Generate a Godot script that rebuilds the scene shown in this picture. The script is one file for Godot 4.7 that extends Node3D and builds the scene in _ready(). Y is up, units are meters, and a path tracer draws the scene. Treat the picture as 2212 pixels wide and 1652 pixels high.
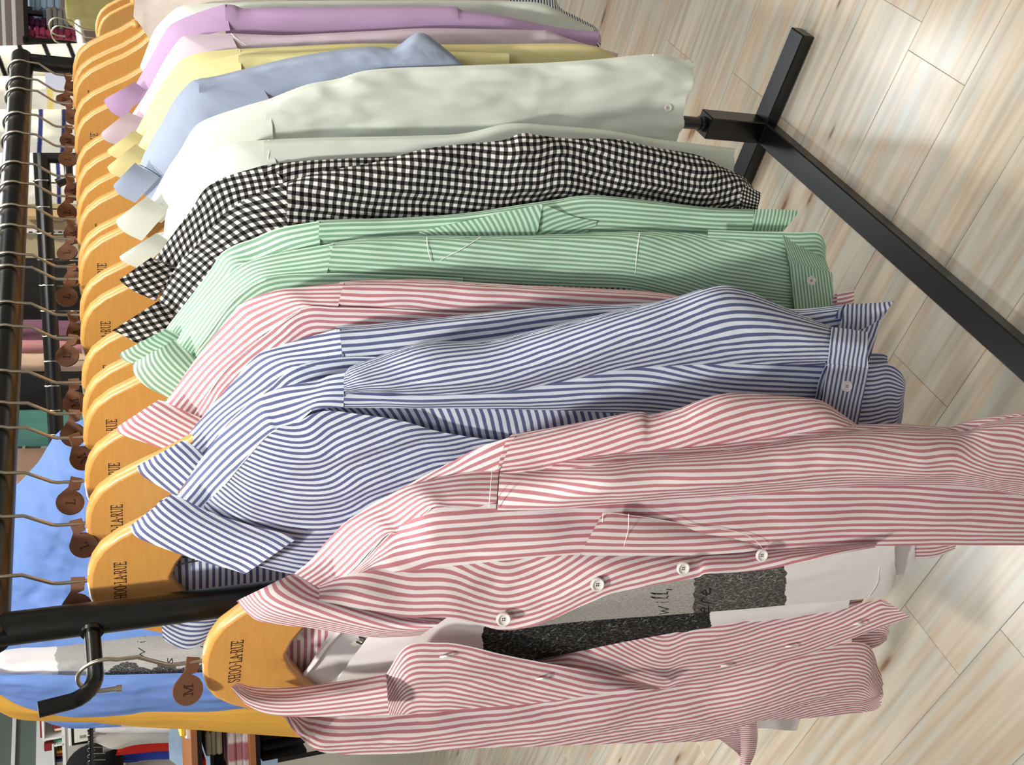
extends Node3D

# ---------------------------------------------------------------- camera
const W2 := 826.0
const H2 := 1106.0
const FOC := 2049.75
const EYE := Vector3(-0.55018, 1.45532, 0.71461)
const RGT := Vector3(0.63716883, -0.03473499, 0.76994115)
const UPV := Vector3(0.333726, 0.91291063, -0.2349918)
const FWD := Vector3(0.69472501, -0.40667883, -0.59327016)
const FLAT := Vector3(0.76044978, 0.0, -0.64939674)
const SIDE := Vector3(0.64939674, 0.0, 0.76044978)
const TOP := 1.463          # height of the hangers' wooden necks
const RAIL := 1.5385        # axis of the rail
const RACK := 1.1527        # distance between the posts

var M := {}
var names := {}
var rng := RandomNumberGenerator.new()
var fold := FastNoiseLite.new()

func ray(px: float, py: float) -> Vector3:
	return FWD + RGT * ((1652.0 - py - W2) / FOC) + UPV * ((H2 - px) / FOC)
func PX(px: float, py: float, x: float) -> Vector3:
	var d := ray(px, py)
	return EYE + d * ((x - EYE.x) / d.x)
func PY(px: float, py: float, y: float) -> Vector3:
	var d := ray(px, py)
	return EYE + d * ((y - EYE.y) / d.y)
func PZ(px: float, py: float, z: float) -> Vector3:
	var d := ray(px, py)
	return EYE + d * ((z - EYE.z) / d.z)
func PH(px: float, py: float, h: float) -> Vector3:
	var d := ray(px, py)
	return EYE + d * (h / d.dot(FLAT))

func _ready() -> void:
	rng.seed = 7
	fold.seed = 11
	fold.frequency = 1.0
	fold.fractal_octaves = 2
	var cam := Camera3D.new()
	cam.name = "camera"
	add_child(cam)
	cam.transform = Transform3D(Basis(-UPV, RGT, -FWD).orthonormalized(), EYE)
	cam.fov = rad_to_deg(2.0 * atan(W2 / FOC))
	cam.near = 0.02
	cam.far = 60.0
	cam.current = true
	var we := WorldEnvironment.new()
	we.name = "environment"
	var env := Environment.new()
	env.background_mode = Environment.BG_COLOR
	env.background_color = Color(0.75, 0.8, 0.85)
	env.tonemap_mode = Environment.TONE_MAPPER_LINEAR
	env.tonemap_exposure = 1.3
	env.sdfgi_enabled = true
	env.ssao_enabled = true
	env.ssil_enabled = true
	we.environment = env
	add_child(we)
	lights()
	materials()
	room()
	rack()
	hangers()
	shirts()
	outfit()
	background()

# ---------------------------------------------------------------- lights
func lamp_panel(at: Vector3, sx: float, sz: float, energy: float, col: Color, label: String) -> void:
	var t := thing("ceiling_panel", label, "lamp", at, "ceiling light panels")
	var st := mb()
	box(st, Vector3(0, 0.02, 0), Vector3(sx + 0.06, 0.04, sz + 0.06))
	part(st, "frame", M.lamp_frame, t)
	st = mb()
	box(st, Vector3(0, -0.002, 0), Vector3(sx, 0.006, sz))
	part(st, "diffuser", M.lamp_glow, t)
	var l := AreaLight3D.new()
	l.name = "light"
	l.area_size = Vector2(sx, sz)
	l.light_energy = energy
	l.light_color = col
	l.area_range = 14.0
	l.shadow_enabled = true
	t.add_child(l)
	l.position = Vector3(0, -0.012, 0)
	l.rotation_degrees = Vector3(-90, 0, 0)
func spot(at: Vector3, aim: Vector3, energy: float, angle: float, size: float, col: Color, label: String) -> void:
	var t := thing("track_spotlight", label, "spotlight", at, "ceiling spotlights")
	var d := (aim - at).normalized()
	var st := mb()
	tube(st, [-d * 0.16, d * 0.0], 0.05, 20)
	part(st, "housing", M.lamp_frame, t)
	st = mb()
	tube(st, [Vector3(0, 2.9 - at.y, 0) - d * 0.08, -d * 0.08], 0.012, 10)
	part(st, "stem", M.lamp_frame, t)
	st = mb()
	tube(st, [d * 0.0, d * 0.004], 0.044, 20)
	part(st, "lens", M.lamp_glow, t)
	var l := SpotLight3D.new()
	l.name = "light"
	l.light_energy = energy
	l.light_color = col
	l.spot_range = 14.0
	l.spot_attenuation = 2.0
	l.spot_angle = angle
	l.spot_angle_attenuation = 0.6
	l.light_size = size
	l.shadow_enabled = true
	t.add_child(l)
	l.position = d * 0.02
	l.look_at_from_position(at + d * 0.02, aim, Vector3.RIGHT)
func lights() -> void:
	M.lamp_frame = plain(Color(0.9, 0.9, 0.9), 0.5)
	var g := plain(Color(1, 1, 1), 0.5)
	g.emission_enabled = true
	g.emission = Color(1.0, 0.97, 0.92)
	g.emission_energy_multiplier = 4.0
	M.lamp_glow = g
	lamp_panel(Vector3(3.4, 2.86, -0.62), 0.6, 0.6, 1.8, Color(0.90, 0.96, 1.0), "square ceiling light panel above the aisle beyond the rack")
	lamp_panel(Vector3(0.2, 2.86, 0.2), 1.2, 0.6, 0.6, Color(0.93, 0.97, 1.0), "long ceiling light panel over the striped shirts")
	lamp_panel(Vector3(-1.7, 2.86, 1.3), 1.2, 0.6, 1.5, Color(0.93, 0.97, 1.0), "long ceiling light panel behind the photographer")
	lamp_panel(Vector3(1.2, 2.86, -2.2), 1.2, 0.6, 2.2, Color(0.95, 0.98, 1.0), "long ceiling light panel over the back racks")
	lamp_panel(Vector3(2.6, 2.86, 1.6), 1.2, 0.6, 0.8, Color(0.93, 0.97, 1.0), "long ceiling light panel over the open floor")
	spot(Vector3(0.9, 2.7, 0.9), Vector3(0.75, 1.35, 0.0), 1.3, 32.0, 0.06, Color(1.0, 0.97, 0.91), "track spotlight aimed at the pale shirts")
	spot(Vector3(2.0, 2.7, 0.5), Vector3(1.75, 1.5, -0.45), 3.2, 30.0, 0.06, Color(1.0, 0.96, 0.90), "track spotlight aimed at the wide striped shirts")
	spot(Vector3(-0.9, 2.7, 0.5), Vector3(0.1, 1.3, 0.0), 2.6, 34.0, 0.06, Color(1.0, 0.98, 0.94), "track spotlight aimed at the blue striped shirts")

# ---------------------------------------------------------------- helpers
func numbered(n: String) -> String:
	var k: int = names.get(n, 0)
	names[n] = k + 1
	return n if k == 0 else "%s_%03d" % [n, k]
func thing(called: String, label: String, category: String, at := Vector3.ZERO, group := "") -> Node3D:
	var o := Node3D.new()
	o.name = numbered(called)
	add_child(o)
	o.position = at
	o.set_meta("label", label)
	o.set_meta("category", category)
	if group != "":
		o.set_meta("group", group)
	return o
func struct(o: Node) -> void:
	o.set_meta("kind", "structure")
func mb() -> SurfaceTool:
	var st := SurfaceTool.new()
	st.begin(Mesh.PRIMITIVE_TRIANGLES)
	return st
func part(st: SurfaceTool, called: String, mat: Material, parent: Node, smooth := false) -> MeshInstance3D:
	var m := MeshInstance3D.new()
	m.name = called
	st.set_material(mat)
	m.mesh = st.commit()
	parent.add_child(m, true)
	return m
func tri(st: SurfaceTool, a: Vector3, b: Vector3, c: Vector3, n: Vector3, ua := Vector2.ZERO, ub := Vector2.ZERO, uc := Vector2.ZERO) -> void:
	# clockwise seen from the side that n points to
	if (b - a).cross(c - a).dot(n) > 0.0:
		var t := b; b = c; c = t
		var q := ub; ub = uc; uc = q
	for e in [[a, ua], [b, ub], [c, uc]]:
		st.set_normal(n)
		st.set_uv(e[1])
		st.add_vertex(e[0])
func quad(st: SurfaceTool, a: Vector3, b: Vector3, c: Vector3, d: Vector3, n: Vector3, s := 1.0) -> void:
	var w := a.distance_to(b) * s
	var h := b.distance_to(c) * s
	tri(st, a, b, c, n, Vector2(0, 0), Vector2(w, 0), Vector2(w, h))
	tri(st, a, c, d, n, Vector2(0, 0), Vector2(w, h), Vector2(0, h))
func box(st: SurfaceTool, c: Vector3, s: Vector3, b := Basis(), bev := 0.0) -> void:
	var h := s * 0.5
	var e := minf(bev, minf(h.x, minf(h.y, h.z)) * 0.5)
	var ax := [Vector3.RIGHT, Vector3.UP, Vector3.BACK]
	for k in 3:
		for sg in [-1.0, 1.0]:
			var n: Vector3 = ax[k] * sg
			var u: Vector3 = ax[(k + 1) % 3]
			var v: Vector3 = ax[(k + 2) % 3]
			var hu: float = h[(k + 1) % 3] - e
			var hv: float = h[(k + 2) % 3] - e
			var o: Vector3 = n * h[k]
			quad(st, c + b * (o - u * hu - v * hv), c + b * (o + u * hu - v * hv), c + b * (o + u * hu + v * hv), c + b * (o - u * hu + v * hv), (b * n).normalized())
			if e > 0.0 and sg > 0.0:
				# bevel strips between +-k and +-(k+1)
				for s1 in [-1.0, 1.0]:
					for s2 in [-1.0, 1.0]:
						var n1: Vector3 = ax[k] * s1
						var n2: Vector3 = u * s2
						var p1: Vector3 = n1 * h[k] + n2 * hu
						var p2: Vector3 = n1 * (h[k] - e) + n2 * h[(k + 1) % 3]
						quad(st, c + b * (p1 - v * hv), c + b * (p1 + v * hv), c + b * (p2 + v * hv), c + b * (p2 - v * hv), (b * (n1 + n2)).normalized())
func tube(st: SurfaceTool, pts: Array, r: float, sides := 12, flat := 1.0, caps := true) -> void:
	var rings := []
	var n := pts.size()
	var prev := Vector3.ZERO
	var us := []
	for i in n:
		var d: Vector3 = (pts[mini(i + 1, n - 1)] - pts[maxi(i - 1, 0)]).normalized()
		var a: Vector3
		if i == 0:
			a = d.cross(Vector3(0.91, 0.13, 0.39)).normalized()
		else:
			a = (prev - d * prev.dot(d)).normalized()
		prev = a
		var bb := d.cross(a)
		var ring := []
		for k in sides:
			var th := TAU * k / sides
			var nn := a * cos(th) + bb * sin(th)
			ring.append([pts[i] + a * cos(th) * r + bb * sin(th) * r * flat, nn])
		rings.append(ring)
	for i in n - 1:
		for k in sides:
			var q := (k + 1) % sides
			var A = rings[i][k]; var B = rings[i][q]; var C = rings[i + 1][q]; var D = rings[i + 1][k]
			for f in [[A, B, C], [A, C, D]]:
				var ff: Array = f
				var nm: Vector3 = ff[0][1] + ff[1][1] + ff[2][1]
				var e0: Vector3 = ff[1][0] - ff[0][0]
				if e0.cross(ff[2][0] - ff[0][0]).dot(nm) > 0.0:
					ff = [f[0], f[2], f[1]]
				for e in ff:
					st.set_normal(e[1])
					st.set_uv(Vector2(k / float(sides), i / float(n)))
					st.add_vertex(e[0])
	if caps:
		for i in [0, n - 1]:
			var d2: Vector3 = (pts[0] - pts[1]).normalized() if i == 0 else (pts[n - 1] - pts[n - 2]).normalized()
			for k in sides:
				tri(st, pts[i], rings[i][k][0], rings[i][(k + 1) % sides][0], d2)
func grid(st: SurfaceTool, g: Array, uv: Array, toward: Vector3, flip := false) -> void:
	# g[i][j] world points, uv[i][j]; normals by differences, facing "toward"
	var ni := g.size()
	var nj: int = g[0].size()
	var nn := []
	for i in ni:
		var row := []
		for j in nj:
			var du: Vector3 = g[i][mini(j + 1, nj - 1)] - g[i][maxi(j - 1, 0)]
			var dv: Vector3 = g[mini(i + 1, ni - 1)][j] - g[maxi(i - 1, 0)][j]
			var n := du.cross(dv)
			row.append(n.normalized() if n.length() > 1e-12 else toward)
		nn.append(row)
	var mid: Vector3 = nn[ni / 2][nj / 2]
	var sg := 1.0 if mid.dot(toward) >= 0.0 else -1.0
	for i in ni - 1:
		for j in nj - 1:
			var idx := [[i, j], [i, j + 1], [i + 1, j + 1], [i, j], [i + 1, j + 1], [i + 1, j]]
			if sg > 0.0:
				idx = [[i, j], [i + 1, j + 1], [i, j + 1], [i, j], [i + 1, j], [i + 1, j + 1]]
			for e in idx:
				st.set_normal(nn[e[0]][e[1]] * sg)
				st.set_uv(uv[e[0]][e[1]])
				st.add_vertex(g[e[0]][e[1]])
func cat(p0: Vector3, p1: Vector3, p2: Vector3, p3: Vector3, t: float) -> Vector3:
	return 0.5 * (2.0 * p1 + (p2 - p0) * t + (2.0 * p0 - 5.0 * p1 + 4.0 * p2 - p3) * t * t + (3.0 * p1 - p0 - 3.0 * p2 + p3) * t * t * t)
func spline(p: Array, t: float) -> Vector3:
	# t in 0..1 along the control points
	var n := p.size()
	if n == 1:
		return p[0]
	var f := clampf(t, 0.0, 1.0) * (n - 1)
	var i := mini(int(f), n - 2)
	var a: Vector3 = p[maxi(i - 1, 0)] if i > 0 else p[0] * 2.0 - p[1]
	var d: Vector3 = p[i + 2] if i + 2 < n else p[n - 1] * 2.0 - p[n - 2]
	return cat(a, p[i], p[i + 1], d, f - i)

# cloth between two traced edges. rows: [x1, y1, x2, y2] pixels of the upper and
# the lower edge; prof: how far the cloth stands from the hanger's plane (mm) across
func cloth(called: String, mat: Material, parent: Node, x0: float, rows: Array, prof: Array, o := {}) -> MeshInstance3D:
	var ss: Array = o.get("s", [])
	var np := prof.size()
	if ss.is_empty():
		for k in np:
			ss.append(k / float(np - 1))
	var tilt: float = o.get("tilt", 0.0)      # mm more per row step toward +x
	var pr: Array = o.get("profs", [])
	var ctrl := []
	for i in rows.size():
		var r: Array = rows[i]
		var line := []
		for k in np:
			var s: float = ss[k]
			var dx: float = prof[k] if pr.is_empty() else pr[mini(i, pr.size() - 1)][k]
			line.append(PX(lerpf(r[0], r[2], s), lerpf(r[1], r[3], s), x0 + (dx + tilt * i) * 0.001))
		ctrl.append(line)
	return surface(called, mat, parent, ctrl, o)
func surface(called: String, mat: Material, parent: Node, ctrl: Array, o := {}) -> MeshInstance3D:
	var nu: int = o.get("nu", 22)
	var nv: int = o.get("nv", 44)
	var cols := []
	var np: int = ctrl[0].size()
	for k in np:
		var c := []
		for i in ctrl.size():
			c.append(ctrl[i][k])
		cols.append(c)
	var g := []
	for i in nv + 1:
		var line := []
		for k in np:
			line.append(spline(cols[k], i / float(nv)))
		var row := []
		for j in nu + 1:
			row.append(spline(line, j / float(nu)))
		g.append(row)
	# fabric coordinates in metres
	var anchor: float = o.get("anchor", -1.0)
	var rot := deg_to_rad(o.get("rot", 0.0))
	var off: Vector2 = o.get("off", Vector2.ZERO)
	var norm: bool = o.get("norm", false)
	var per: float = o.get("per", 0.0063) * 8.0
	var uv := []
	var vv := []
	vv.resize(nu + 1)
	vv.fill(0.0)
	var wid := 0.0
	for i in nv + 1:
		for j in nu:
			wid += g[i][j].distance_to(g[i][j + 1])
	wid /= (nv + 1)
	for i in nv + 1:
		var acc := [0.0]
		for j in nu:
			acc.append(acc[j] + g[i][j].distance_to(g[i][j + 1]))
		var row := []
		for j in nu + 1:
			if i > 0:
				vv[j] += g[i][j].distance_to(g[i - 1][j])
			var u: float = wid * j / float(nu)
			if anchor >= 0.0:
				u = acc[j] - acc[nu] * anchor
			if norm:
				row.append(Vector2(i / float(nv), j / float(nu)))
			else:
				var q := Vector2(u, vv[j]).rotated(rot) + off
				row.append(q / per)
		uv.append(row)
	# soft folds
	var amp: float = o.get("amp", 1.5) * 0.001
	var ff: float = o.get("freq", 26.0)
	var sd: float = o.get("seed", 0.0) + called.length() * 3.7 + names.size() * 1.31
	var away := Vector3(0.93, 0.0, -0.36)
	for i in nv + 1:
		for j in nu + 1:
			var p: Vector3 = g[i][j]
			var e := minf(1.0, 6.0 * minf(j / float(nu), 1.0 - j / float(nu)) + o.get("edge", 0.25))
			var nz := fold.get_noise_3d(p.z * ff + sd, p.y * ff * 0.22, sd) + 0.35 * fold.get_noise_3d(p.z * ff * 2.7 + sd, p.y * ff * 1.1 + 9.0, sd)
			g[i][j] = p - away * (amp * nz * 1.6 * e)
	var st := mb()
	var toward := EYE - (g[nv / 2][nu / 2] as Vector3)
	grid(st, g, uv, toward)
	var back: float = o.get("back", 0.0) * 0.001
	if back > 0.0:
		var b := []
		var closed: bool = o.get("closed", false)
		for i in nv + 1:
			var row := []
			for j in nu + 1:
				var s := j / float(nu)
				var k := pow(maxf(sin(PI * s), 0.0), 0.5)
				if closed:
					k = minf(k * 1.3, 1.0) * pow(maxf(sin(PI * i / float(nv)), 0.0), 0.25)
				row.append(g[i][j] + away * (back * k))
			b.append(row)
		grid(st, b, uv, -toward)
	return part(st, called, mat, parent)

# ---------------------------------------------------------------- materials
func plain(c: Color, rough := 0.8, metal := 0.0) -> StandardMaterial3D:
	var m := StandardMaterial3D.new()
	m.albedo_color = c
	m.roughness = rough
	m.metallic = metal
	m.cull_mode = BaseMaterial3D.CULL_DISABLED
	return m
func tex(img: Image) -> ImageTexture:
	img.generate_mipmaps()
	return ImageTexture.create_from_image(img)
func fabric(t: ImageTexture, tint := Color.WHITE, thin := 0.0) -> StandardMaterial3D:
	var m := plain(tint, 0.92)
	m.albedo_texture = t
	m.metallic_specular = 0.25
	if thin > 0.0:
		m.backlight_enabled = true
		m.backlight = Color(thin, thin, thin)
	return m
func stripe_tex(dark: Color, pale: Color, share: float, sd: int) -> ImageTexture:
	var img := Image.create(256, 256, false, Image.FORMAT_RGB8)
	var n := FastNoiseLite.new()
	n.seed = sd
	n.frequency = 0.35
	var r := RandomNumberGenerator.new()
	r.seed = sd
	for x in 256:
		for y in 256:
			var ph := fposmod(x / 32.0 + 0.02 * n.get_noise_2d(x * 0.4, y * 3.0), 1.0)
			var d := absf(ph - 0.5) - 0.5 * share
			var k := 1.0 - smoothstep(-0.035, 0.035, d)
			var weave := (0.05 if (x + y) % 2 == 0 else -0.05) + 0.09 * n.get_noise_2d(x * 0.25, y * 2.2) + 0.05 * n.get_noise_2d(x * 2.0 + 70.0, y * 0.3)
			var c := pale.lerp(dark, clampf(k * (1.0 + weave * 1.6), 0.0, 1.0))
			c = c * (1.0 + weave * 0.35)
			img.set_pixel(x, y, Color(clampf(c.r, 0, 1), clampf(c.g, 0, 1), clampf(c.b, 0, 1)))
	return tex(img)
func gingham_tex() -> ImageTexture:
	var img := Image.create(256, 256, false, Image.FORMAT_RGB8)
	var r := RandomNumberGenerator.new()
	r.seed = 5
	for x in 256:
		for y in 256:
			var a := 1 if (x % 32) < 16 else 0
			var b := 1 if (y % 32) < 16 else 0
			var v := 0.86
			if a + b == 2:
				v = 0.075
			elif a + b == 1:
				v = 0.24 if (x + y) % 2 == 0 else 0.40
			v *= 1.0 + r.randf_range(-0.08, 0.08)
			img.set_pixel(x, y, Color(v, v * 0.99, v * 0.985))
	return tex(img)
func weave_tex(sd: int, depth: float) -> ImageTexture:
	var img := Image.create(256, 256, false, Image.FORMAT_RGB8)
	var n := FastNoiseLite.new()
	n.seed = sd
	n.frequency = 0.2
	for x in 256:
		for y in 256:
			var v := 1.0 - depth * (0.5 + 0.5 * n.get_noise_2d(x * 3.0, y * 0.3)) - depth * (0.5 + 0.5 * n.get_noise_2d(x * 0.3 + 90.0, y * 3.0))
			img.set_pixel(x, y, Color(v, v, v))
	return tex(img)
func plank_tex(sd: int, base: Color) -> ImageTexture:
	var w := 256
	var h := 1024
	var img := Image.create(w, h, false, Image.FORMAT_RGB8)
	var n := FastNoiseLite.new()
	n.seed = sd
	n.frequency = 0.01
	n.fractal_octaves = 2
	var r := RandomNumberGenerator.new()
	r.seed = sd
	var knots := []
	for k in r.randi_range(2, 4):
		knots.append(Vector3(r.randf_range(30, 226), r.randf_range(40, 980), r.randf_range(4, 11)))
	var brown := Color(0.62, 0.49, 0.37)
	var grey := Color(0.74, 0.74, 0.71)
	for y in h:
		for x in w:
			var wx := float(x)
			var kn := 0.0
			for q in knots:
				var dx: float = x - q.x
				var dy: float = (y - q.y) * 0.42
				var d := sqrt(dx * dx + dy * dy)
				kn += exp(-d * d / (q.z * q.z)) * 0.8 + 0.22 * exp(-d * d / (q.z * q.z * 9.0))
				wx += 16.0 * exp(-d * d / (q.z * q.z * 16.0)) * signf(dx)
			var g1 := n.get_noise_2d(wx * 2.6, y * 0.26)
			var g2 := n.get_noise_2d(wx * 7.0 + 300.0, y * 0.5)
			var g3 := n.get_noise_2d(wx * 1.3 + 700.0, y * 0.16)
			var c := base
			c = c.lerp(grey, clampf(0.30 + g3 * 1.1, 0.0, 0.75))
			c = c.lerp(brown, clampf(0.10 + g1 * 0.36 + g2 * 0.06, 0.0, 0.34))
			c = c.lerp(Color(0.47, 0.34, 0.25), clampf(kn, 0.0, 0.8))
			img.set_pixel(x, y, c)
	return tex(img)
func honey_tex() -> ImageTexture:
	var img := Image.create(256, 256, false, Image.FORMAT_RGB8)
	var n := FastNoiseLite.new()
	n.seed = 21
	n.frequency = 0.02
	n.fractal_octaves = 3
	for x in 256:
		for y in 256:
			var v := 0.5 + 0.5 * n.get_noise_2d(x * 0.7, y * 7.0)
			var c := Color(0.78, 0.555, 0.275).lerp(Color(0.82, 0.605, 0.315), v)
			img.set_pixel(x, y, c)
	return tex(img)
func materials() -> void:
	M.pink = fabric(stripe_tex(Color(0.74, 0.49, 0.53), Color(0.92, 0.89, 0.90), 0.48, 3), Color.WHITE, 0.06)
	M.blue = fabric(stripe_tex(Color(0.36, 0.38, 0.54), Color(0.85, 0.88, 0.93), 0.46, 4), Color.WHITE, 0.06)
	M.green = fabric(stripe_tex(Color(0.51, 0.66, 0.57), Color(0.79, 0.90, 0.83), 0.50, 6), Color.WHITE, 0.08)
	M.navy = fabric(stripe_tex(Color(0.10, 0.13, 0.30), Color(0.90, 0.90, 0.88), 0.35, 9))
	M.gingham = fabric(gingham_tex())
	var wv := weave_tex(31, 0.05)
	M.white = fabric(wv, Color(0.88, 0.91, 0.88), 0.22)
	M.tee = fabric(wv, Color(0.95, 0.93, 0.94), 0.10)
	M.cream = fabric(wv, Color(0.94, 0.90, 0.87), 0.15)
	M.chambray = fabric(weave_tex(33, 0.10), Color(0.69, 0.74, 0.84), 0.08)
	M.yellow = fabric(wv, Color(0.90, 0.87, 0.64), 0.10)
	M.lilac = fabric(wv, Color(0.75, 0.64, 0.79), 0.10)
	M.lilac_pale = fabric(wv, Color(0.82, 0.76, 0.82), 0.10)
	M.skyblue = fabric(weave_tex(35, 0.06), Color(0.48, 0.61, 0.89), 0.05)
	M.mustard = fabric(wv, Color(0.86, 0.66, 0.30))
	M.black = plain(Color(0.02, 0.025, 0.03), 0.32)
	M.black.clearcoat_enabled = true
	M.black.clearcoat = 0.2
	M.black.clearcoat_roughness = 0.25
	M.wood = plain(Color.WHITE, 0.42)
	M.wood.albedo_texture = honey_tex()
	M.wood.uv1_triplanar = true
	M.wood.uv1_scale = Vector3(5, 5, 5)
	M.wood.clearcoat_enabled = true
	M.wood.clearcoat = 0.4
	M.wood.clearcoat_roughness = 0.3
	M.wire = plain(Color(0.80, 0.77, 0.71), 0.3, 1.0)
	M.steel = plain(Color(0.85, 0.84, 0.82), 0.22, 1.0)
	M.leather = plain(Color(0.40, 0.26, 0.17), 0.75)
	M.ink = plain(Color(0.17, 0.10, 0.06), 0.9)
	M.button = plain(Color(0.86, 0.84, 0.83), 0.18)
	M.button.clearcoat_enabled = true
	M.thread = plain(Color(0.92, 0.91, 0.90), 0.9)
	M.cord = plain(Color(0.05, 0.05, 0.06), 0.8)
	M.card = plain(Color(0.88, 0.86, 0.80), 0.8)
	for k in 5:
		var m := plain(Color.WHITE, 0.19)
		m.albedo_texture = plank_tex(40 + k, [Color(0.81, 0.76, 0.69), Color(0.80, 0.76, 0.70), Color(0.83, 0.79, 0.73), Color(0.79, 0.74, 0.67), Color(0.82, 0.78, 0.72)][k])
		m.metallic_specular = 0.45
		M["plank%d" % k] = m
	M.black_cloth = plain(Color(0.05, 0.05, 0.06), 0.95)
	M.mauve = plain(Color(0.45, 0.32, 0.40), 0.95)
	M.dusty = plain(Color(0.70, 0.50, 0.52), 0.95)
	M.beige = plain(Color(0.78, 0.68, 0.60), 0.95)
	M.peach = plain(Color(0.93, 0.76, 0.66), 0.9)
	M.teal = plain(Color(0.30, 0.50, 0.47), 0.95)
	M.olive = plain(Color(0.57, 0.55, 0.36), 0.95)
	M.slate = plain(Color(0.50, 0.58, 0.68), 0.95)
	M.magenta = plain(Color(0.68, 0.28, 0.40), 0.95)
	M.purple = plain(Color(0.32, 0.15, 0.30), 0.95)
	M.greycloth = plain(Color(0.55, 0.55, 0.54), 0.95)
	M.greylight = plain(Color(0.74, 0.72, 0.69), 0.95)
	M.paleblue = plain(Color(0.66, 0.76, 0.86), 0.95)
	M.red = plain(Color(0.80, 0.14, 0.10), 0.95)
	M.royal = plain(Color(0.16, 0.24, 0.62), 0.95)
	M.lemon = plain(Color(0.97, 0.82, 0.30), 0.95)
	M.khaki = plain(Color(0.60, 0.56, 0.49), 0.95)
	M.plaid = plain(Color(0.17, 0.17, 0.17), 0.95)
	M.red_book = plain(Color(0.50, 0.11, 0.11), 0.6)
	M.green_book = plain(Color(0.32, 0.58, 0.44), 0.6)
	M.blue_book = plain(Color(0.17, 0.17, 0.38), 0.6)
	M.tablewood = plain(Color(0.62, 0.40, 0.24), 0.6)
	M.kraft = plain(Color(0.78, 0.66, 0.50), 0.8)
	M.cream_paint = plain(Color(0.70, 0.65, 0.54), 0.8)
	M.lilac_card = plain(Color(0.80, 0.82, 0.92), 0.7)
	M.band_black = fabric(stripe_tex(Color(0.06, 0.06, 0.07), Color(0.93, 0.93, 0.88), 0.18, 13))
	M.band_yellow = fabric(stripe_tex(Color(0.95, 0.88, 0.50), Color(0.95, 0.94, 0.90), 0.22, 14))
	M.band_navy = fabric(stripe_tex(Color(0.16, 0.19, 0.42), Color(0.93, 0.93, 0.90), 0.18, 15))
	M.gap = plain(Color(0.35, 0.30, 0.25), 0.9)

# ---------------------------------------------------------------- the shop's shell
func slab(called: String, c: Vector3, s: Vector3, m: Material) -> MeshInstance3D:
	var st := mb()
	box(st, c, s)
	var o := part(st, called, m, self)
	struct(o)
	return o
func plank_mesh(w: float, l: float, m: Material) -> ArrayMesh:
	var st := mb()
	var e := 0.0007
	var g := 0.0002
	var hw := w * 0.5 - g
	var hl := l * 0.5 - g
	var a := [Vector3(-hw + e, 0, -hl + e), Vector3(hw - e, 0, -hl + e), Vector3(hw - e, 0, hl - e), Vector3(-hw + e, 0, hl - e)]
	var b := [Vector3(-hw, -e, -hl), Vector3(hw, -e, -hl), Vector3(hw, -e, hl), Vector3(-hw, -e, hl)]
	var f := func(p: Vector3) -> Vector2: return Vector2(p.x / w + 0.5, p.z / l + 0.5)
	tri(st, a[0], a[1], a[2], Vector3.UP, f.call(a[0]), f.call(a[1]), f.call(a[2]))
	tri(st, a[0], a[2], a[3], Vector3.UP, f.call(a[0]), f.call(a[2]), f.call(a[3]))
	for k in 4:
		var q := (k + 1) % 4
		var n: Vector3 = ((b[k] + b[q]) * 0.5)
		n = Vector3(n.x if absf(n.x) < hw * 1.1 and k % 2 == 1 else 0.0, 0, n.z if k % 2 == 0 else 0.0).normalized() + Vector3.UP
		tri(st, a[k], a[q], b[q], n.normalized(), f.call(a[k]), f.call(a[q]), f.call(b[q]))
		tri(st, a[k], b[q], b[k], n.normalized(), f.call(a[k]), f.call(b[q]), f.call(b[k]))
	st.set_material(m)
	return st.commit()
func room() -> void:
	M.wall = plain(Color(0.80, 0.78, 0.74), 0.9)
	M.wall_dark = plain(Color(0.40, 0.44, 0.42), 0.7)
	M.wall_brown = plain(Color(0.52, 0.46, 0.43), 0.85)
	M.paint = plain(Color(0.90, 0.90, 0.89), 0.6)
	M.ceil = plain(Color(0.88, 0.88, 0.87), 0.95)
	var fl := Node3D.new()
	fl.name = "floor"
	add_child(fl)
	struct(fl)
	var st := mb()
	box(st, Vector3(1.0, -0.0512, -0.4), Vector3(8.6, 0.1, 8.0))
	part(st, "underlay", M.gap, fl)
	var meshes := []
	for k in 5:
		meshes.append(plank_mesh(0.1633, 1.24, M["plank%d" % k]))
	var r := RandomNumberGenerator.new()
	r.seed = 17
	for c in range(-12, 32):
		var xl := 0.05 + 0.1633 * c
		var jz := r.randf_range(-0.6, 0.6)
		match c:
			2: jz = -0.178
			9: jz = 0.005
			5: jz = 0.358
			-1: jz = -0.414
		for k in range(-4, 4):
			var zc := jz + 1.24 * (k + 0.5)
			if zc < -4.2 or zc > 2.8:
				continue
			var m := MeshInstance3D.new()
			m.name = "plank"
			m.mesh = meshes[r.randi_range(0, 4)]
			fl.add_child(m, true)
			m.position = Vector3(xl + 0.08165, 0.0, zc)
			if r.randf() < 0.5:
				m.rotation.y = PI
	slab("ceiling", Vector3(1.0, 2.95, -0.4), Vector3(8.6, 0.1, 8.0), M.ceil)
	slab("wall_back", Vector3(1.0, 0.86, -3.75), Vector3(8.6, 1.72, 0.1), M.wall)
	slab("wall_upper", Vector3(1.0, 2.31, -3.75), Vector3(8.6, 1.18, 0.1), M.wall_dark)
	slab("wall_right", Vector3(5.25, 1.45, -0.4), Vector3(0.1, 2.9, 8.0), M.wall_brown)
	slab("wall_left", Vector3(-3.25, 1.45, -0.4), Vector3(0.1, 2.9, 8.0), M.wall)
	slab("wall_front", Vector3(1.0, 1.45, 3.25), Vector3(8.6, 2.9, 0.1), M.wall)

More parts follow.
